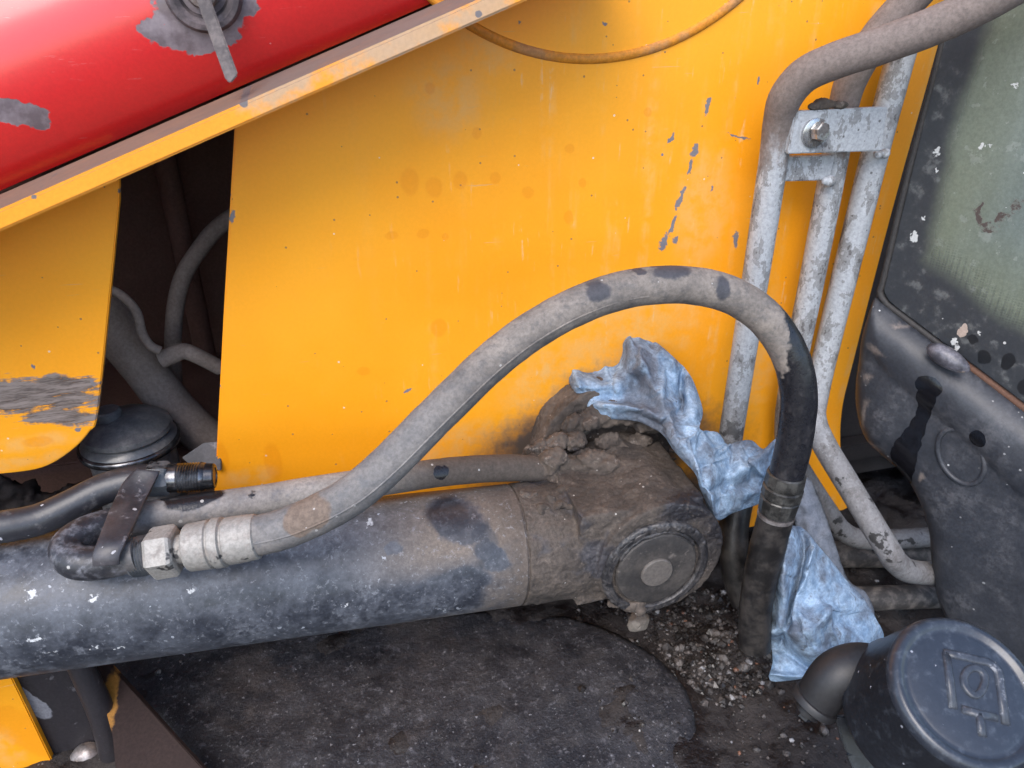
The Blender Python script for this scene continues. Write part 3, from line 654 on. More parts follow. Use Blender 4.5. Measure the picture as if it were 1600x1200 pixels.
lathe('swivel_nut', ha, hd, [(.0530, .0150), (.0540, .0176), (.0560, .0188), (.0700, .0188), (.0722, .0176), (.0735, .0150)], zinc, hose, hexn=6, ang=20)
prof = []
for k in range(6): prof += [(.0735+k*.0021, .0132), (.0745+k*.0021, .0146)]
lathe('thread', ha, hd, prof+[(.0875, .0130), (.0880, .012)], nut_mat, hose, 40, ang=20)
# crimp and wet lower end at the right
M = Mat('oily_crimp'); fn = M.noise(80, 5, .7); md = M.noise(30, 4)
crimp_mat = M.build(M.mix((.020, .019, .018), (.085, .082, .076), M.smooth(fn, .38, .68)), .38, [(M.smooth(M.noise(50, 3), .6, .63), (.01, .01, .01), .3)], fn, metal=.3, bump_d=.0010)
ca = HQ[20]; cdv = unit(HQ[22]-HQ[20]); Lq = np.linalg.norm(HQ[21]-HQ[20])
lathe('crimp_sleeve', ca-.004*cdv, cdv, [(0, .0150), (.001, .0166), (.011, .0170), (.012, .0160), (.0135, .0160), (.0145, .0174), (.022, .0174), (.023, .0162), (.0245, .0162), (.0255, .0172), (.040, .0162), (.041, .014)], crimp_mat, hose, 12, ang=20)
lathe('chrome_ring', ca-.004*cdv, cdv, [(.0415, .0130), (.0420, .0160), (.0450, .0160), (.0455, .0130)], steel_mat, hose, 32)
M = Mat('oily_black'); fn = M.noise(60, 5, .7)
oily = M.build(M.mix((.010, .009, .009), (.036, .031, .028), M.smooth(fn, .4, .66)), M.mixf(.25, .6, fn), bump=fn, bump_d=.0012)
tube('hose_end_pipe', [HQ[21]+.002*cdv, HQ[22], HQ[23], HQ[24], HQ[25]], [.0150, .0158, .0152, .0150, .015], oily, hose, 28, .03, smooth_n=6)
tube('hose_end_pipe', [PD(x, y, d) for x, y, d in ((1165, 740, .815), (1152, 790, .81), (1146, 830, .81), (1147, 860, .81), (1152, 900, .815), (1165, 940, .82))], .0155, oily, hose, 24, .02, smooth_n=5)

# ------------------------------------------------------------------ steel pipes on the right
def flaky(name, dirt_top=False):
    M = Mat(name); fn = M.noise(120, 5, .7); md = M.noise(38, 5, .62); zz = M.X(2)
    md = M.noise(62, 4, .68, M.stretch(1, 1, .45)); f = M.math('ADD', md, M.math('MULTIPLY', M.math('SUBTRACT', fn, .5), .45))
    L = [(M.smooth(f, .52, .545), M.mix((.19, .195, .20), (.25, .25, .255), fn), .7), (M.smooth(f, .63, .66), (.11, .105, .105), .8), (M.times(M.specks(150, .2, .18), .8), (.07, .065, .065), .8)]
    if dirt_top:
        t = M.smooth(M.math('ADD', zz, M.math('MULTIPLY', M.math('SUBTRACT', md, .5), .10)), .312, .345)
        L.append((t, M.mix((.12, .095, .085), (.22, .18, .16), fn), .92))
        L.append((M.times(t, M.specks(90, .3, .12)), (.36, .32, .29), .9))
    lowd = M.smooth(M.math('ADD', zz, M.math('MULTIPLY', M.math('SUBTRACT', md, .5), .12)), .15, .0)
    L.append((M.times(lowd, .75), (.12, .11, .108), .85)); L.append((M.times(lowd, M.smooth(M.noise(48, 4, .6), .60, .64)), (.03, .028, .028), .7))
    return M.build(M.mix((.31, .325, .345), (.40, .415, .435), md), .45, L, M.math('ADD', fn, md), bump_d=.0005)
fl1 = flaky('flaking_silver_dirty', True); fl2 = flaky('flaking_silver')
twin = empty('twin_pipe', PY(1190, 640, -.04), 'pair of flaking silver pipes joined by a web, the front one bending to the cab', 'pipe')
tube('pipe', [PY(1137, 720, -.04), PY(1142, 680, -.04), PY(1178, 450, -.04), PY(1208, 255, -.042), PY(1217, 190, -.046), PY(1228, 152, -.054), PY(1258, 117, -.064), PY(1310, 93, -.078), PY(1380, 70, -.092), PY(1460, 40, -.108), PY(1540, 3, -.125), PY(1640, -55, -.145)],
     [.0122, .0122, .0122, .0124, .0130, .0138, .0140, .0140, .0140, .0140, .0140, .0140], fl1, twin, 28, .012, smooth_n=8)
tube('pipe', [PD(1500, 836, .94), PD(1400, 842, .92), PD(1345, 842, .91), PD(1315, 828, .90), PD(1290, 795, .88), PD(1255, 742, .86), PD(1232, 700, .84), PD(1228, 660, .83), PY(1238, 590, -.03), PY(1272, 420, -.03), PY(1304, 250, -.032), PY(1318, 165, -.034), PY(1336, 112, -.036), PY(1375, 52, -.04), PY(1440, -20, -.05)],
     [.0118]*11+[.0125, .0135, .0140, .0140], fl1, twin, 24, .012, smooth_n=8)
prism('web_plate', poly_px([(1214, 246), (1306, 243), (1296, 282), (1210, 284)], -.044), (0, .008, 0), fl2, twin, .001)
sg = empty('rear_pipe', PY(1340, 400, -.03), 'single flaking silver pipe with a bolted bracket, next to the yellow edge', 'pipe')
tube('pipe', [PY(1425, 20, -.03), PY(1408, 85, -.03), PY(1372, 220, -.03), PY(1330, 390, -.03), PY(1293, 540, -.03), PD(1275, 620, .80), PD(1272, 655, .79), PD(1288, 695, .785), PD(1330, 765, .775), PD(1385, 855, .765), PD(1402, 880, .775), PD(1425, 893, .79), PD(1480, 897, .83)], .0122, fl2, sg, 24, .012, smooth_n=8)
br = prism('bracket_plate', poly_px([(1243, 174), (1388, 167), (1378, 236), (1231, 241)], -.061), (0, .006, 0), fl2, sg, .001)
bo = PY(1272, 207, -.0615)
M = Mat('zinc_bolt'); fn = M.noise(80, 3)
zb_mat = M.build((.50, .50, .50), M.mixf(.18, .35, fn), [(M.smooth(M.noise(60, 4), .55, .62), (.22, .20, .19), .7)], metal=.9)
wsh = lathe('washer', bo, (0, -1, 0), [(-.001, .0118), (.0020, .0118), (.0024, .0112), (.0024, .004)], zb_mat, sg, 32)
lathe('bolt_head', bo+np.array([.0005, 0, .001]), (.25, -1, .1), [(.002, .0080), (.0085, .0080), (.0095, .0072), (.0097, .003)], zb_mat, sg, hexn=6, ang=20)
lumps('dirt', [(PY(x, y, -.058), (.008, .004, .0035)) for x, y in ((1275, 166), (1295, 163), (1312, 164), (1285, 160))], muda, sg, .0009, .003, .006, 1)
lumps('weld_bead', [(PY(1383, 240, -.048), .0045), (PY(1372, 241, -.048), .004)], fl2, sg, .0009, .001, .005, 1)
lumps('weld_bead', [(PY(1214, 285, -.048), .0060)], fl2, twin, .0009, .001, .005, 1)
lumps('weld_bead', [(PY(1296, 283, -.046), .0055), (PY(1290, 283, -.046), .004)], fl2, twin, .0009, .001, .005, 1)
M = Mat('dark_floor_pipe'); fn = M.noise(80, 5); dfp = M.build(M.mix((.035, .032, .032), (.13, .115, .105), M.smooth(fn, .4, .68)), .7, bump=fn, bump_d=.0008)
o = tube('floor_pipe', [PD(1290, 866, .96), PD(1380, 866, .955), PD(1540, 862, .97)], .0165, dfp, None, 24, .01); tag(o, 'dark dirty pipe lying below the yellow plate edge, upper of two', 'pipe', 'pipes lying near the floor')
o = tube('floor_pipe', [PD(1310, 936, .86), PD(1380, 934, .855), PD(1520, 930, .90)], .0135, dfp, None, 24, .01); tag(o, 'dusty pipe lying beside the hanging rag, lower of two', 'pipe', 'pipes lying near the floor')

# ------------------------------------------------------------------ things in the engine bay opening
M = Mat('dusty_black_can'); fn = M.noise(60, 5); can_mat = M.build(M.mix((.075, .078, .084), (.15, .145, .142), M.smooth(fn, .4, .7)), .28, bump=fn, bump_d=.0004)
can = empty('filter_canister', (-.335, .07, .02), 'round black filter canister with a ribbed lid behind the rounded yellow panel', 'filter')
cc = PY(195, 660, .062); rc_ = .0385
lathe('can_body', cc-np.array([0, 0, .22]), (0, 0, 1), [(0, rc_), (.195, rc_), (.2, rc_-.002)], can_mat, can, 64)
lathe('can_lid', cc-np.array([0, 0, .022]), (0, 0, 1), [(0, rc_+.003), (.003, rc_+.005), (.007, rc_+.003), (.010, rc_-.001), (.014, rc_+.002), (.018, rc_+.001), (.026, rc_-.010), (.029, rc_-.022), (.031, .01)], can_mat, can, 64)
lathe('lid_ring', cc-np.array([0, 0, .0225]), (0, 0, 1), [(-.003, rc_+.004), (-.002, rc_+.0068), (.001, rc_+.0075), (.004, rc_+.0068), (.005, rc_+.004)], oil_steel, can, 64, ang=80)
lathe('can_port', cc+np.array([-.012, 0, .004]), (0, 0, 1), [(0, .012), (.010, .012), (.012, .010)], can_mat, can, 24)
M = Mat('bay_rubber'); fn = M.noise(50, 5); bayrub = M.build(M.mix((.13, .105, .09), (.22, .18, .16), fn), .85, bump=fn, bump_d=.0008)
o = tube('intake_hose', [PY(x, y, yy) for x, y, yy in ((150, 470, .12), (180, 515, .12), (225, 575, .115), (275, 640, .11), (330, 690, .105), (380, 725, .10))], [.022, .0225, .0205, .0205, .0205, .0205], bayrub, None, 32, .01, smooth_n=6)
tag(o, 'thick grey rubber hose slanting down inside the opening between yellow plates', 'hose')
o = tube('breather_hose', [PY(x, y, yy) for x, y, yy in ((395, 320, .175), (345, 352, .17), (315, 385, .17), (287, 430, .165), (274, 480, .16), (270, 540, .155), (272, 600, .16))], .0085, bayrub, None, 20, .01, smooth_n=6)
tag(o, 'medium dark hose curving up through the opening above the thick hose', 'hose')
o = tube('elbow_hose', [PY(x, y, yy) for x, y, yy in ((252, 562, .09), (275, 552, .09), (290, 549, .09), (312, 558, .09), (345, 575, .095))], [.0085, .0085, .0078, .0075, .0075], bayrub, None, 20, .0, smooth_n=6)
tag(o, 'short pale elbow hose crossing in front of the dark curved hose', 'hose')
o = tube('thin_wire', [PY(x, y, yy) for x, y, yy in ((165, 450, .085), (190, 462, .085), (213, 487, .08), (222, 520, .08), (235, 540, .078), (250, 548, .078))], .0042, bayrub, None, 14, 0, smooth_n=6)
tag(o, 'thin pale cable looping down beside the thick grey hose', 'cable')
o = prism('sheet_bracket', [PD(x, y, .70) for x, y in ((284, 715), (318, 692), (345, 690), (345, 735), (330, 733), (300, 730))], FW*.003, strap_mat, None, .0006)
tag(o, 'small dark sheet metal bracket at the lower left edge of the plate', 'bracket')
lumps_o = lumps('bay_debris', [(PY(rnd.uniform(-40, 130), rnd.uniform(770, 860), .10), rnd.uniform(.012, .03)) for k in range(16)], shade_beam_m, None, .003, .03, .03, 1)
tag(lumps_o, 'dark lumpy grime filling the gap under the rounded yellow panel', 'grime', kind='stuff')

# ------------------------------------------------------------------ black deck below the cylinder and lower left corner
DZ = -.194
M = Mat('black_deck_paint'); fn = M.noise(120, 6, .7); md = M.noise(16, 5, .62); m2 = M.noise(45, 5, .65)
deck_mat = M.build(M.mix((.012, .012, .016), (.030, .028, .032), M.smooth(md, .35, .65)), M.mixf(.42, .85, md),
    [(M.times(M.smooth(m2, .46, .70), .75), (.046, .041, .042), .9), (M.times(M.smooth(fn, .56, .68), .6), (.11, .105, .115), .85), (M.times(M.smooth(M.noise(7, 4), .55, .68), .6), (.07, .055, .048), .9),
     (M.times(M.smooth(M.noise(210, 4, .75), .60, .68), .7), (.17, .165, .17), .85), (M.times(M.specks(75, .11, .10, M.warp(260, .012)), .8), (.36, .36, .40), .7), (M.times(M.specks(190, .26, .20, M.warp(330, .006)), .6), (.28, .275, .29), .8)],
    M.math('ADD', M.math('ADD', fn, M.noise(240, 4, .7)), M.math('MULTIPLY', M.math('ADD', m2, md), .5)), bump_d=.0012, bump_s=.8, grit=.4)
dp = smooth_poly([(120, 985), (330, 960), (620, 952), (860, 958), (960, 985), (1040, 1035), (1082, 1100), (1090, 1200), (1092, 1330), (430, 1330), (318, 1205), (235, 1110), (170, 1052)], keep=(0, 8, 9), n=6)
deck = patch('black_deck', [tuple(PZ(x, y, DZ)[:2]) for x, y in dp], lambda x, y, d: np.c_[x, y, DZ-.004*np.exp(-(d/.004)**2)+.0022*nz(x*1000, y*1000, 60, 1)+.0012*nz(x*1000, y*1000, 18, 2)], .005, deck_mat, None, 0)
deck.data.flip_normals() if deck.data.polygons[0].normal.z < 0 else None
sk = deck.modifiers.new('thickness', 'SOLIDIFY'); sk.thickness = .03; sk.offset = -1
tag(deck, 'flat black muddy deck with a rounded corner below the cylinder', 'deck')
# dark step between deck and cylinder, yellow corner and bracket
low_mat = yellow_paint('yellow_lower_paint', (), [plane_blob(60, 1150, 40, 90, 30, -.06), plane_blob(10, 1110, 14, 10, 0, -.06)], (), (), .3, [plane_blob(10, 1170, 30, 60, 0, -.06)])
o = prism('yellow_skirt', poly_px([(-500, 960), (-20, 985), (20, 1062), (52, 1128), (130, 1290), (-500, 1290)], -.06), (0, .008, 0), low_mat, None, .001)
tag(o, 'small yellow plate corner with damp stain in the lower left corner', 'plate')
M = Mat('dark_bracket_paint'); fn = M.noise(90, 5, .7); md = M.noise(20, 4)
dbm = M.build(M.mix((.016, .014, .017), (.030, .026, .029), md), .45, [(M.smooth(M.blobs([plane_blob(45, 1095, 18, 46, 26, -.05)], M.warp(60, .012)), 0, .1), (.17, .17, .19), .6), (M.times(M.smooth(fn, .62, .7), .5), (.14, .13, .14), .7)], fn, bump_d=.0006)
brk = empty('lower_bracket', PY(100, 1190, -.05), 'black bracket with a rounded rib and bolt head under the barrel', 'bracket')
prism('web_plate', poly_px([(0, 1020), (130, 1000), (200, 1250), (112, 1250), (52, 1126)], -.052), (0, .008, 0), dbm, brk, .001)
tube('rib', [PY(x, y, yy) for x, y, yy in ((105, 1000, -.06), (135, 1060, -.062), (165, 1130, -.064), (185, 1210, -.066), (200, 1290, -.07))], [.010, .011, .012, .013, .014], dbm, brk, 24, .02, smooth_n=6)
bc = PY(136, 1204, -.072)
lathe('bolt_head', bc+np.array([0, .014, 0]), (-.1, -1, .35), [(0, .017), (.006, .017), (.010, .014), (.013, .009), (.0135, .004)], steel_mat, brk, 40, ang=60)
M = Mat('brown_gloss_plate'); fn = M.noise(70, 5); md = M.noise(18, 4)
bgm = M.build(M.mix((.022, .013, .012), (.034, .021, .018), md), .75, [(M.smooth(M.blobs([plane_blob(172, 1080, 16, 26, -20, -.045)], M.warp(70, .012)), 0, .3), (.30, .14, .03), .5), (M.times(M.specks(60, .2, .2), .9), (.4, .38, .38), .6), (M.smooth(M.blobs([plane_blob(258, 1158, 8, 20, 25, -.045)], M.warp(90, .01)), 0, .2), (.40, .42, .45), .6)], fn, bump_d=.0004, spec=.2)  # orange patch: reflection of neighbouring paint, put into the colour
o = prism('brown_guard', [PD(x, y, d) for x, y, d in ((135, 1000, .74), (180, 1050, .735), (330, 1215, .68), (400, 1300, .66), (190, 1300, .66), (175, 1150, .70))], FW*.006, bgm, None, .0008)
tag(o, 'brown guard plate with a painted-in orange reflection between bracket and black deck', 'guard')

# ------------------------------------------------------------------ gravel
M = Mat('gravel_stone'); rn = M.n('ShaderNodeNewGeometry').outputs['Random Per Island']
rp = M.n('ShaderNodeValToRGB', {'Fac': rn}); cr = rp.color_ramp; cr.interpolation = 'CONSTANT'
cols = [(.05, .043, .04), (.10, .085, .078), (.17, .15, .14), (.24, .23, .235), (.34, .33, .33), (.10, .045, .03), (.22, .10, .06), (.45, .42, .40)]
while len(cr.elements) < len(cols): cr.elements.new(.5)
for i, (el, c) in enumerate(zip(cr.elements, cols)): el.position = (0, .50, .76, .88, .935, .955, .98, .993)[i]; el.color = (*c, 1)
fn = M.noise(160, 4)
grav_mat = M.build(rp.outputs[0], M.mixf(.3, .8, fn), [(M.smooth(M.noise(60, 4), .42, .56), (.018, .015, .014), .3)], fn, bump_d=.001)
ico = bmesh.new(); bmesh.ops.create_icosphere(ico, subdivisions=1, radius=1); IV = np.array([v.co[:] for v in ico.verts]); IF = [tuple(v.index for v in f.verts) for f in ico.faces]; ico.free()
V = []; F = []; nr = np.random.RandomState(4)
def add_stone(p, r):
    s = IV*(1+.35*(nr.rand(len(IV), 1)-.5)); s = s*(r*np.array([1, .75+.4*nr.rand(), .6+.3*nr.rand()]))
    t = nr.rand()*6.28; c, sn = math.cos(t), math.sin(t); s = s@np.array([[c, -sn, 0], [sn, c, 0], [0, 0, 1]])
    b = len(V); V.extend(list(s+p)); F.extend([tuple(i+b for i in f) for f in IF])
gpoly = [(960, 950), (1110, 920), (1200, 930), (1205, 1040), (1190, 1085), (1130, 1100), (1090, 1080), (1030, 1010)]
k = 0
while k < 1500:
    x = nr.uniform(900, 1330); y = nr.uniform(890, 1200)
    ins = inside(np.array([x]), np.array([y]), gpoly)[0]
    if not ins and nr.rand() > .05: continue
    p = PZ(x, y, G_Z); p[2] = gz(p[0], p[1])+.001
    add_stone(p, min(.0075, .0011+.0022*nr.exponential(.55))); k += 1
for k in range(250):
    x = nr.uniform(-.6, .8); y = nr.uniform(-.5, .3); add_stone(np.array([x, y, gz(x, y)+.001]), .0012+.002*nr.exponential(.6))
go = link('gravel', mesh('gravel', V, F), grav_mat, None, False); tag(go, 'wet dark gravel with pale bits under the hose end', 'gravel', kind='stuff')
M = Mat('pale_stone'); fn = M.noise(90, 5); ps_mat = M.build(M.mix((.15, .125, .105), (.26, .225, .19), fn), .85, bump=fn, bump_d=.001)
def rock(name, c, r, seed):
    g = np.random.RandomState(seed); bm_ = bmesh.new(); d_ = g.randn(26, 3); d_ /= np.linalg.norm(d_, axis=1)[:, None]
    for v in d_: bm_.verts.new([float(a) for a in np.array(c)+v*np.array(r)*(.8+.3*g.rand())])
    bmesh.ops.convex_hull(bm_, input=bm_.verts); bmesh.ops.bevel(bm_, geom=bm_.edges[:], offset=.0006, segments=1, affect='EDGES')
    me_ = bpy.data.meshes.new(name); bm_.to_mesh(me_); bm_.free(); return link(name, me_, ps_mat, None, False)
o = rock('stone', PD(997, 970, .82), (.015, .011, .013), 3); tag(o, 'pale brown stone under the pin end of the cylinder', 'stone')
o = rock('stone', PD(1129, 1013, .86), (.009, .008, .007), 5); tag(o, 'small pale stone among the wet gravel left of the hanging rag', 'stone')

# ------------------------------------------------------------------ rags
def rag_mat(name, seed):
    M = Mat(name); fn = M.noise(70, 6, .7, M.vec('ADD', M.co, (seed, 0, 0))); md = M.noise(26, 5, .65, M.vec('ADD', M.co, (seed, 0, 0)))
    wvx = M.n('ShaderNodeTexWave', {'Scale': 420, 'Vector': M.co, 'Distortion': 2.0}).outputs['Fac']
    return M.build(M.mix((.18, .27, .39), (.36, .47, .60), M.smooth(fn, .3, .7)), .9,
        [(M.times(M.smooth(md, .44, .62), .8), (.13, .155, .20), .9), (M.times(M.smooth(fn, .57, .70), .7), (.075, .078, .095), .9), (M.times(M.smooth(M.noise(11, 4, .6, M.vec('ADD', M.co, (seed, 1, 0))), .57, .66), .7), (.10, .105, .125), .9)],
        M.math('ADD', M.math('ADD', M.math('MULTIPLY', wvx, .08), M.math('MULTIPLY', M.noise(420, 3, .6), .12)), M.math('MULTIPLY', M.noise(90, 4, .6, dist=.6), .6)), bump_d=.0016, bump_s=.5, spec=.05, grit=.22)
def fold_field(x, y, folds):
    h = np.zeros(len(x))
    for L, wd, a in folds:
        h += 1.5*a*np.exp(-(line_dist(x, y, L)/wd)**2)
    return h
def wrinkle(o, grow, frames=22, bend=.1):
    """let the sheet grow inside its outline as cloth does when it is bunched up, so that it buckles into folds"""
    me = o.data; sol = [(m_.thickness) for m_ in o.modifiers if m_.type == 'SOLIDIFY']; o.modifiers.clear()
    bm_ = bmesh.new(); bm_.from_mesh(me); border = {v.index for e_ in bm_.edges if len(e_.link_faces) == 1 for v in e_.verts}; bm_.free()
    vg = o.vertex_groups.new(name='pin'); vg.add(list(border), 1.0, 'REPLACE')
    c = o.modifiers.new('cloth', 'CLOTH'); st_ = c.settings; st_.quality = 6; st_.mass = .02; st_.tension_stiffness = 30; st_.compression_stiffness = 30; st_.shear_stiffness = 8; st_.bending_stiffness = bend
    st_.vertex_group_mass = 'pin'; st_.shrink_min = -grow; st_.shrink_max = -grow; st_.effector_weights.gravity = .15; c.collision_settings.use_collision = False
    c.point_cache.frame_start = 1; c.point_cache.frame_end = frames
    for f_ in range(1, frames+1): scene.frame_set(f_)
    dg = bpy.context.evaluated_depsgraph_get(); ev = o.evaluated_get(dg); co = np.empty(len(me.vertices)*3); ev.data.vertices.foreach_get('co', co)
    o.modifiers.clear(); me.vertices.foreach_set('co', co); me.update(); scene.frame_set(1)
    sb = o.modifiers.new('smooth', 'SUBSURF'); sb.levels = 1; sb.render_levels = 2
    t_ = o.modifiers.new('thickness', 'SOLIDIFY'); t_.thickness = sol[0] if sol else .001; t_.offset = -1
    return o
# upper rag, stuffed over the mount
z1 = lambda L: [(780+x/1.874, 480+y/1.874) for x, y in L]
o1 = z1([(188, 185), (205, 155), (232, 168), (268, 182), (300, 132), (345, 78), (385, 70), (430, 88), (470, 110), (520, 155), (560, 200), (585, 260), (597, 310), (588, 358), (640, 366), (668, 402), (700, 392), (740, 390), (772, 415), (800, 392), (828, 380), (826, 440), (806, 500), (778, 565), (720, 590), (680, 605), (642, 625), (618, 600), (588, 530), (572, 485), (515, 425), (480, 375), (430, 345), (390, 332), (312, 326), (265, 296), (226, 256), (205, 222)])
o1 = smooth_poly(o1, n=4)
dep1 = tps([(885, 575, .775), (960, 530, .785), (1040, 540, .775), (1095, 620, .765), (950, 635, .745), (1020, 640, .735), (1060, 690, .715), (1100, 760, .700), (1130, 790, .72), (1150, 700, .745), (1220, 690, .775), (1210, 750, .765), (1180, 780, .76)])
f1 = [([(985, 525), (1010, 570), (1035, 630), (1060, 690), (1100, 730)], 17, .016), ([(905, 595), (960, 590), (1000, 560)], 16, .010), ([(945, 635), (1000, 628), (1025, 650)], 9, .009), ([(1045, 545), (1075, 590), (1085, 660)], 16, .014), ([(1090, 680), (1130, 720), (1125, 780)], 15, .014), ([(1150, 740), (1190, 720), (1215, 690)], 14, .012), ([(1150, 770), (1190, 765), (1205, 735)], 12, .010), ([(1085, 730), (1108, 760), (1118, 800)], 9, .008), ([(960, 560), (985, 590)], 12, -.007), ([(1145, 700), (1140, 760)], 9, -.012), ([(1065, 560), (1060, 640)], 7, -.010), ([(890, 575), (905, 600)], 7, .006), ([(1170, 700), (1200, 740)], 7, .008)]
def place1(x, y, d):
    dep = dep1(x, y); wx = x+26*nz(x, y, 60, 1); wy = y+26*nz(x, y, 60, 2)
    h = fold_field(x+9*nz(x, y, 60, 5, 1), y+9*nz(x, y, 60, 6, 1), f1) + .010*nz(wx, wy, 75, 3, 1) + .004*nz(wx, wy, 34, 4, 1)
    h += .014*(1-np.exp(-d/9.)); return CAM+(dep-h)[:, None]*rays(x, y)
r1 = patch('blue_rag', o1, place1, 2.4, rag_mat('rag_cloth', 0), None, .0012); tag(r1, 'crumpled grimy blue rag stuffed over the muddy mount behind the cylinder', 'rag', 'blue rags'); wrinkle(r1, .05, 20, bend=.35)
# lower rag hanging from the hose end
z8 = lambda L: [(1000+x/2.667, 750+y/2.667) for x, y in L]
o2 = smooth_poly(z8([(600, 205), (640, 190), (690, 210), (740, 270), (800, 340), (855, 410), (905, 460), (950, 520), (985, 580), (1015, 640), (1000, 690), (900, 760), (760, 830), (690, 828), (545, 838), (552, 760), (546, 690), (520, 600), (528, 560), (512, 480), (545, 390), (575, 280)]), n=4)
dep2 = tps([(1235, 825, .735), (1200, 930, .745), (1210, 1060, .745), (1290, 900, .755), (1375, 1000, .775), (1280, 980, .715), (1280, 1050, .735), (1240, 900, .715), (1340, 960, .75)])
f2 = [([(1235, 830), (1222, 900), (1225, 985)], 15, .014), ([(1250, 828), (1262, 870), (1255, 900), (1235, 970), (1225, 1000)], 9, -.016), ([(1265, 850), (1300, 930), (1340, 985)], 26, .015), ([(1205, 990), (1260, 990), (1320, 960)], 14, .010), ([(1208, 1005), (1250, 1030), (1280, 1050)], 9, -.010), ([(1205, 1052), (1260, 1056)], 6, .008), ([(1270, 860), (1268, 880)], 7, .012), ([(1200, 960), (1225, 1000)], 8, -.008)]
def place2(x, y, d):
    dep = dep2(x, y); wx = x+30*nz(x, y, 80, 11); wy = y+30*nz(x, y, 80, 12)
    ang = np.arctan2(x-1236, y-800); rr = np.hypot(x-1236, y-800)
    h = fold_field(x+8*nz(x, y, 70, 15, 1), y+8*nz(x, y, 70, 16, 1), f2) + .0030*np.minimum(rr/60, 1)*np.exp(-rr/150)*np.sin(ang*13+1.5*nz(x, y, 120, 13, 1)) + .007*nz(wx, wy, 110, 14, 1)+.0022*nz(wx, wy, 42, 17, 1)
    h += .010*(1-np.exp(-d/14.)); return CAM+(dep-h)[:, None]*rays(x, y)
rg2 = rag_mat('rag_cloth_pale', 5)
r2 = patch('blue_rag', o2, place2, 2.6, rg2, None, .0012); tag(r2, 'pale blue rag hanging in folds below the hose end beside the black cap', 'rag', 'blue rags'); wrinkle(r2, .035, 20, bend=.35)
# a darker damp layer of the same rag behind
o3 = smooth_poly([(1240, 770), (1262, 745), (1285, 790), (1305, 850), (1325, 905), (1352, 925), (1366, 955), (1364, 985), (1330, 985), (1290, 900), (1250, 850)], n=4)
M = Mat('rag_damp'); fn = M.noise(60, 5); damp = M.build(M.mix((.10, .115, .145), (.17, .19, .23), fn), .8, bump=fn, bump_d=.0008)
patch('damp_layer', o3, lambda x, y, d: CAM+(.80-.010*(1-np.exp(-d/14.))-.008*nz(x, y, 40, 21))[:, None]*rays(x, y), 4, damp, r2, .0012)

# ------------------------------------------------------------------ cab: glass, border, lower panel
ch_ = unit([.42, -.91, 0]); cn = unit([-.91, -.42, 0]); cq = np.array([.425, -.14, .2])
def cabp(x, y, o=0.0): return PP(x, y, cq+cn*o, cn)
cab = empty('cab', (.6, -.2, G_Z), 'black cab side with dusty green window and moulded lower panel', 'cab')
def cxy(p): d = p-cq; return float(d@ch_), float(p[2])
lc0, lc1 = cxy(cabp(1480, 40)), cxy(cabp(1378, 465)); bc0, bc1 = cxy(cabp(1400, 482)), cxy(cabp(1600, 632))
M = Mat('dusty_cab_glass'); fn = M.noise(70, 5, .65); md = M.noise(10, 4, .6)
s_ = M.vec('DOT_PRODUCT', M.vec('SUBTRACT', M.co, tuple(map(float, cq))), tuple(map(float, ch_))); z_ = M.X(2)
def dline(p, q):                                      # signed distance from a line in the window plane
    nx, nz_ = (q[1]-p[1]), -(q[0]-p[0]); L_ = math.hypot(nx, nz_); nx, nz_ = nx/L_, nz_/L_
    return M.math('ADD', M.math('ADD', M.math('MULTIPLY', s_, nx), M.math('MULTIPLY', z_, nz_)), -(p[0]*nx+p[1]*nz_))
d1 = M.math('ABSOLUTE', dline(lc0, lc1)); d2 = M.math('ABSOLUTE', dline(bc0, bc1))
wob = M.math('MULTIPLY', M.math('SUBTRACT', md, .5), .03)
g1 = M.smooth(M.math('ADD', d1, wob), .040, .022); g2 = M.smooth(M.math('ADD', d2, wob), .070, .044)
dots = M.math('LESS_THAN', M.n('ShaderNodeTexVoronoi', {'Scale': 420, 'Vector': M.co, 'Randomness': .1}).outputs['Distance'], .42)
h2 = M.times(M.smooth(M.math('ADD', d2, wob), .085, .05), dots, .8)
fr = M.math('MAXIMUM', M.math('MAXIMUM', g1, g2), h2)
def gb(x, y, rx, ry, a=0, o=0.0):
    p = cabp(x, y, o); s1 = abs((cabp(x+rx, y, o)-p) @ ch_); z1_ = abs((cabp(x, y+ry, o)-p)[2])
    return (p, (s1, .2, z1_), (0, rad(a), math.atan2(ch_[1], ch_[0])))
splat = M.smooth(M.blobs([gb(1465, 236, 6, 9), gb(1429, 370, 7, 10), gb(1534, 228, 4, 5), gb(1546, 227, 3, 4), gb(1464, 267, 3, 4), gb(1491, 533, 6, 8), gb(1494, 545, 4, 8), gb(1530, 520, 4, 5), gb(1443, 340, 3, 3), gb(1585, 133, 8, 4)], M.warp(300, .010)), 0, .3)
tan_ = M.smooth(M.blobs([gb(1505, 517, 9, 12)], M.warp(160, .008)), 0, .1)
smud = M.smooth(M.blobs([gb(1530, 335, 9, 22), gb(1545, 355, 22, 9), gb(1570, 340, 16, 14), gb(1590, 320, 16, 16)], M.warp(90, .018)), .05, .3)
drops = M.smooth(M.blobs([gb(1538, 558, 13, 12), gb(1575, 565, 12, 16), gb(1600, 605, 12, 14), gb(1520, 530, 10, 8)], M.warp(90, .006)), 0, .15)
streak = M.noise(1, 4, .6, M.stretch(60, 60, 6))
base = M.mix((.135, .165, .155), (.19, .23, .222), M.smooth(M.math('ADD', M.math('MULTIPLY', streak, .5), M.math('MULTIPLY', md, .5)), .35, .65))
base = M.mix(base, (.14, .155, .10), M.times(M.math('MAXIMUM', M.smooth(d1, .11, .04), M.smooth(d2, .14, .06)), .7))
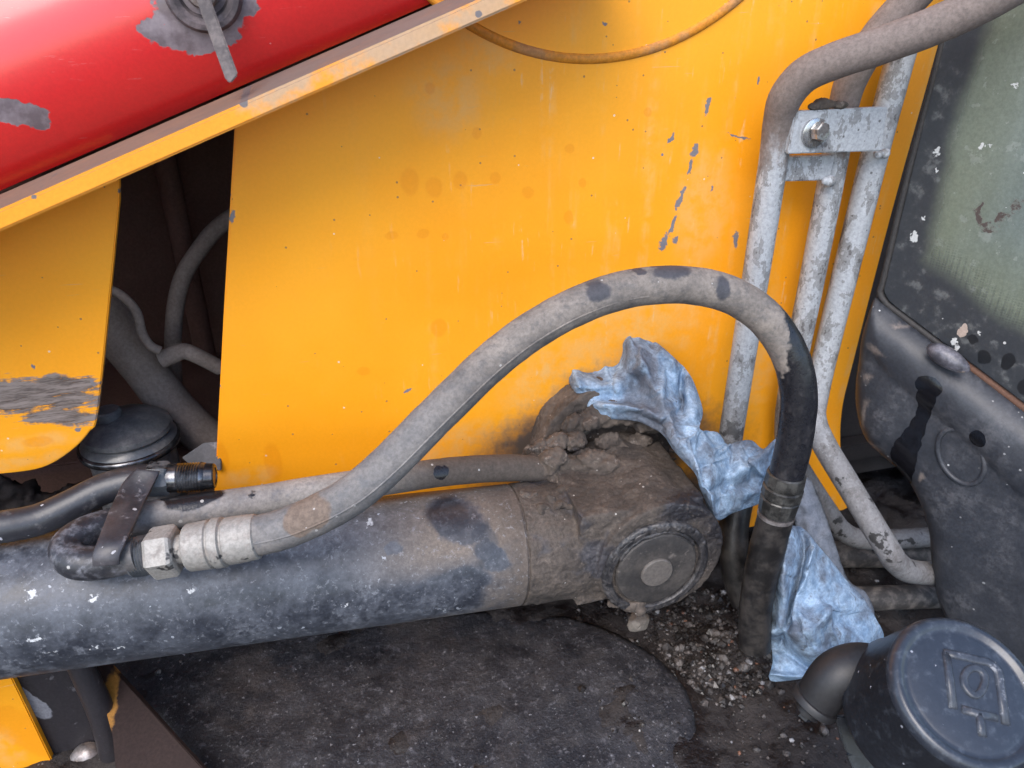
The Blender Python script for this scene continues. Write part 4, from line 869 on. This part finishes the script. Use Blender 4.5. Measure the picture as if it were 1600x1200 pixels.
glass_mat = M.build(base, M.mixf(.12, .30, fn), [(fr, M.mix((.030, .033, .038), (.05, .052, .055), M.smooth(fn, .45, .7)), .4), (M.times(M.smooth(fn, .56, .7), .18), (.34, .36, .35), .8), (M.times(smud, M.smooth(M.noise(120, 5, .7), .4, .55)), (.06, .045, .04), .8), (splat, (.50, .51, .50), .7), (tan_, (.38, .30, .25), .8), (drops, (.012, .013, .015), .3), (M.times(M.specks(90, .12, .2), .8), (.6, .6, .58), .7)], spec=.6, grit=.12)
# clear glass lies under the film of dust
tr = M.n('ShaderNodeBsdfGlass', {'Color': (.75, .86, .80, 1), 'Roughness': .08, 'IOR': 1.1})
ms = M.n('ShaderNodeMixShader'); M.t.links.new(M.b.outputs[0], ms.inputs[2]); M.t.links.new(tr.outputs[0], ms.inputs[1]); M.put(ms.inputs[0], M.smooth(M.math('ADD', fr, M.math('MULTIPLY', fn, .9)), 0, .35, .78, 1.0))
M.t.links.new(ms.outputs[0], M.out.inputs['Surface'])
gp_ = [(1540, -290), (1478, 50), (1425, 265), (1386, 430), (1380, 455), (1388, 470), (1402, 482), (1600, 630), (1760, 752), (1760, -290)]
prism('window_pane', [cabp(x, y) for x, y in gp_], -cn*.005, glass_mat, cab, .0012)
M = Mat('seal_rubber'); fn = M.noise(70, 5); seal = M.build(M.mix((.02, .02, .022), (.05, .045, .042), fn), .7, [(M.smooth(M.blobs([(cabp(1570, 615), (.05, .2, .03), (0, 0, 0))], M.warp(60, .02)), 0, .4), (.11, .055, .035), .85)], fn, bump_d=.0006)
tube('window_seal', [cabp(x, y, -.004) for x, y in ((1540, -300), (1477, 52), (1422, 265), (1383, 430), (1376, 457), (1386, 474), (1402, 487), (1600, 637), (1760, 759))], .0035, seal, cab, 16, .0, smooth_n=5)
M = Mat('cab_inside'); inm = M.build(M.mix((.05, .06, .055), (.12, .13, .12), M.noise(6)), .8)
prism('cab_lining', [cabp(x, y, -.25) for x, y in ((1300, -200), (1350, 700), (2200, 1100), (2200, -200))], -cn*.01, inm, cab, 0)
prism('cab_pillar', [cabp(x, y, -.012) for x, y in ((1548, -300), (1600, -300), (1420, 480), (1366, 470), (1396, 345), (1472, 60))], -cn*.03, seal, cab, .002)
# lower moulded panel
pl = smooth_poly([(1364, 466), (1380, 474), (1402, 492), (1500, 566), (1600, 642), (1720, 735), (1720, 1150), (1520, 1120), (1478, 985), (1456, 930), (1449, 870), (1446, 835), (1432, 790), (1408, 748), (1378, 718), (1350, 690), (1336, 655), (1331, 615), (1338, 562), (1350, 516)], keep=(0, 5, 6, 7), n=5)
ridge = [(1380, 560), (1470, 640), (1540, 700), (1600, 765), (1720, 860)]
def place_panel(x, y, d):
    q = np.array([cabp(a, b) for a, b in zip(x, y)]); yr = np.interp(x, [p[0] for p in ridge], [p[1] for p in ridge])
    yt = np.interp(x, [1330, 1402, 1600, 1720], [440, 492, 642, 735])
    above = 1/(1+np.exp((y-yr)/10.)); t = np.clip((y-yt)/np.maximum(yr-yt, 1), 0, 1.2)
    h = .012+.005*above*np.sin(np.pi*np.clip(t, 0, 1))**.7 + .004*above - .020*np.exp(-d/14.) + .0012*nz(x, y, 90, 31)
    h += .006*np.exp(-((x-1395)/50)**2-((y-640)/60)**2)
    return q+cn*h[:, None]
def pb_(x, y, rx, ry, a=0): return gb(x, y, rx, ry, a, .012)
M = Mat('black_moulded_plastic'); fn = M.noise(110, 6, .7); md = M.noise(18, 5, .6)
oil = M.smooth(M.blobs([pb_(1456, 600, 24, 16), pb_(1452, 620, 18, 26), pb_(1444, 645, 13, 28), pb_(1435, 668, 14, 28), pb_(1424, 690, 18, 30), pb_(1412, 712, 24, 34), pb_(1406, 738, 22, 36), pb_(1532, 682, 15, 15)], M.warp(70, .005)), 0, .08)
tanm = M.math('ADD', M.blobs([pb_(1358, 590, 18, 14), pb_(1372, 545, 30, 10), pb_(1350, 650, 10, 50), pb_(1438, 748, 8, 13), pb_(1360, 700, 24, 12), pb_(1400, 510, 20, 6)], M.warp(60, .014)), M.math('MULTIPLY', M.math('SUBTRACT', fn, .5), 1.1))
tanm = M.smooth(tanm, .15, .95)
fn2 = M.noise(3, 2)
panel_m = M.build(M.mix((.020, .023, .030), (.040, .043, .052), md), M.mixf(.40, .58, md), [(M.times(M.smooth(md, .42, .7), M.smooth(fn, .38, .62), .45), (.13, .13, .14), .7), (M.times(tanm, .6), (.26, .21, .18), .85), (M.times(M.specks(55, .09, .25), .9), (.5, .5, .5), .7), (M.times(M.specks(140, .2, .15), .7), (.3, .3, .3), .7), (oil, (.006, .006, .008), .2)], M.math('ADD', fn, md), bump_d=.0006, bump_s=.5)
lowp = patch('lower_panel', pl, place_panel, 4.0, panel_m, cab, .006)
# oval dimple rim and lug
od = []
for k in range(40):
    t = 2*math.pi*k/40; ex, ey = 32*math.cos(t), 47*math.sin(t); a = rad(-32); od.append((1502+ex*math.cos(a)-ey*math.sin(a), 713+ex*math.sin(a)+ey*math.cos(a)))
q = [cabp(x, y, .0125) for x, y in od]; V, F = tube_data(q+[q[0]], .0026, 10, False); link('oval_dimple', mesh('dimple', V, F), panel_m, lowp)
M = Mat('grey_lug'); fn = M.noise(60, 5); lug_m = M.build(M.mix((.045, .045, .055), (.17, .165, .19), M.smooth(fn, .35, .65)), .4, [(M.smooth(M.noise(50, 4), .58, .65), (.3, .24, .2), .8)], fn, bump_d=.0008)
c1, c2 = cabp(1452, 542, .020), cabp(1512, 578, .018); 
tube('lug', [c1+(c2-c1)*t for t in np.linspace(-.05, 1.05, 13)], [.0105*math.sqrt(max(1-(2*t-1)**2, .02))*(1-.25*t) for t in np.linspace(0, 1, 13)], lug_m, cab, 24)

# ------------------------------------------------------------------ black cap with emblem, lower right
LC = PD(1510, 1080.5, .50)
nc = unit(-FW+.085*RT+.732*UP)                     # the cap stands almost upright
M = Mat('black_cap_plastic'); fn = M.noise(110, 6, .7); md = M.noise(22, 4)
cap_mat = M.build(M.mix((.008, .009, .012), (.014, .016, .021), md), M.mixf(.28, .38, md), [(M.times(M.smooth(fn, .50, .70), .14), (.13, .15, .18), .5), (M.times(M.specks(70, .13, .2, M.warp(180, .01)), .9), (.6, .62, .66), .6), (M.times(M.specks(190, .2, .16), .7), (.35, .36, .4), .6)], fn, bump_d=.0003, spec=.55)
capo = empty('air_breather', LC-nc*.14, 'round black plastic cap with an embossed emblem in the lower right corner', 'cap')
lathe('cap_body', LC-nc*.0, nc, [(-.074, .022), (-.070, .040), (-.066, .0535), (-.062, .0550), (-.058, .0550), (-.052, .0535), (-.014, .0505), (-.004, .0495)], cap_mat, capo, 96, ang=30)
sp0 = LC-nc*.072; tube('stem', [sp0+nc*.01, sp0-nc*.01, sp0-nc*.018+np.array([.004, 0, -.02]), np.array([sp0[0]-.004, sp0[1]+.01, G_Z-.02])], .021, cap_mat, capo, 24, smooth_n=6)
M = Mat('cap_lid_sky_sheen'); fn = M.noise(110, 6, .7); md = M.noise(22, 4)
lid_mat = M.build(M.mix((.017, .021, .030), (.029, .034, .045), md), M.mixf(.24, .34, md), [(M.times(M.smooth(fn, .50, .72), .35), (.12, .14, .17), .5), (M.times(M.specks(80, .12, .2, M.warp(180, .01)), .9), (.6, .62, .66), .6), (M.times(M.specks(190, .2, .16), .7), (.35, .36, .4), .6)], fn, bump_d=.0003, spec=.6, grit=.10)  # cap plastic made paler and bluer: sky reflection put into the lid colour
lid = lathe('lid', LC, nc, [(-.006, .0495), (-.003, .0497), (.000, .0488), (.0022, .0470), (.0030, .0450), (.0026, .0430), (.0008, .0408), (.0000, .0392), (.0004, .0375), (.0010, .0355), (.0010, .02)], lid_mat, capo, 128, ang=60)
def lidp(x, y): return PP(1200+x/4, 940+y/4, LC+nc*.0010, nc)
M = Mat('emblem_worn'); fn = M.noise(120, 5, .7)
emb = M.build(M.mix((.030, .035, .046), (.06, .066, .08), M.smooth(fn, .4, .7)), .34, [(M.times(M.smooth(fn, .58, .68), .5), (.3, .31, .34), .6)], fn, bump_d=.0004)
def stroke(L, wd, closed=False):
    Q = [lidp(*p) for p in L]; n = len(Q); V = []; F = []
    prof = [(-wd, -.0006), (-wd*.8, .0012), (-wd*.35, .0016), (wd*.35, .0016), (wd*.8, .0012), (wd, -.0006)]; m_ = len(prof)
    for i in range(n):
        a = Q[i-1] if (i or closed) else Q[0]; b = Q[(i+1) % n] if (i < n-1 or closed) else Q[-1]
        t1 = unit(Q[i]-a) if np.linalg.norm(Q[i]-a) > 1e-9 else unit(b-Q[i]); t2 = unit(b-Q[i]) if np.linalg.norm(b-Q[i]) > 1e-9 else t1
        t = unit(t1+t2); sd2 = np.cross(nc, t); k = 1/max(.5, float(t@t1))
        for u_, h_ in prof: V.append(Q[i]+sd2*u_*k+nc*h_)
    R_ = n if closed else n-1
    for i in range(R_):
        for j in range(m_-1): F.append((i*m_+j, i*m_+j+1, (i+1) % n*m_+j+1, (i+1) % n*m_+j))
    if not closed: F.append(tuple(range(m_))[::-1]); F.append(tuple(range((n-1)*m_, n*m_)))
    return V, F
V = []; F = []
drop = []
for k in range(28):
    t = 2*math.pi*k/28; r = 68*(1+.30*max(0, math.cos(t-1.45))**6); drop.append((1288+r*math.cos(t)*.98, 490+r*math.sin(t)*1.1))
for L, wd, cl in (([(1158, 668), (1134, 470), (1112, 322)], .0030, False), ([(1098, 318), (1180, 336), (1370, 378), (1412, 402), (1440, 440), (1462, 600), (1486, 770)], .0030, False), (drop, .0027, True), ([(1212, 672), (1320, 702), (1432, 728)], .0030, False), ([(1318, 702), (1330, 770), (1342, 845)], .0029, False)):
    v, f = stroke(L, wd, cl); b = len(V); V += v; F += [tuple(i+b for i in q) for q in f]
link('emblem', mesh('emblem', V, F), emb, lid)
# elbow spout with plug, tab on the body
e1 = PD(1415, 1080, .590); e2 = PD(1358, 1046, .575); e3 = PD(1310, 1054, .568); e4 = PD(1274, 1096, .576)
M = Mat('spout_rubber'); fn = M.noise(70, 5); spout_m = M.build(M.mix((.010, .010, .012), (.022, .021, .022), fn), .5, bump=fn, bump_d=.0004)
tube('elbow_spout', [e1, e2, e3, e4], [.0190, .0188, .0178, .0158], spout_m, capo, 40, 0, smooth_n=8)
ed = unit(e4-e3)
lathe('spout_plug', e4-.002*ed, ed, [(-.001, .0157), (.0000, .0176), (.0012, .0182), (.0052, .0182), (.0062, .0172), (.0062, .0145), (.0045, .0132), (.0045, .0100), (.0130, .0095), (.0140, .0075)], spout_m, capo, 48, ang=30)
lathe('plug_hex', e4-.002*ed, ed, [(.0130, .0066), (.0175, .0064)], cap_mat, capo, hexn=6, ang=20)
prism('tab', [PD(x, y, .565) for x, y in ((1305, 1122), (1345, 1115), (1380, 1180), (1372, 1200), (1322, 1175))], FW*.004, cap_mat, capo, .0008)
prism('tab', [PD(x, y, .570) for x, y in ((1324, 1180), (1372, 1168), (1420, 1260), (1360, 1260))], FW*.004, cap_mat, capo, .0008)
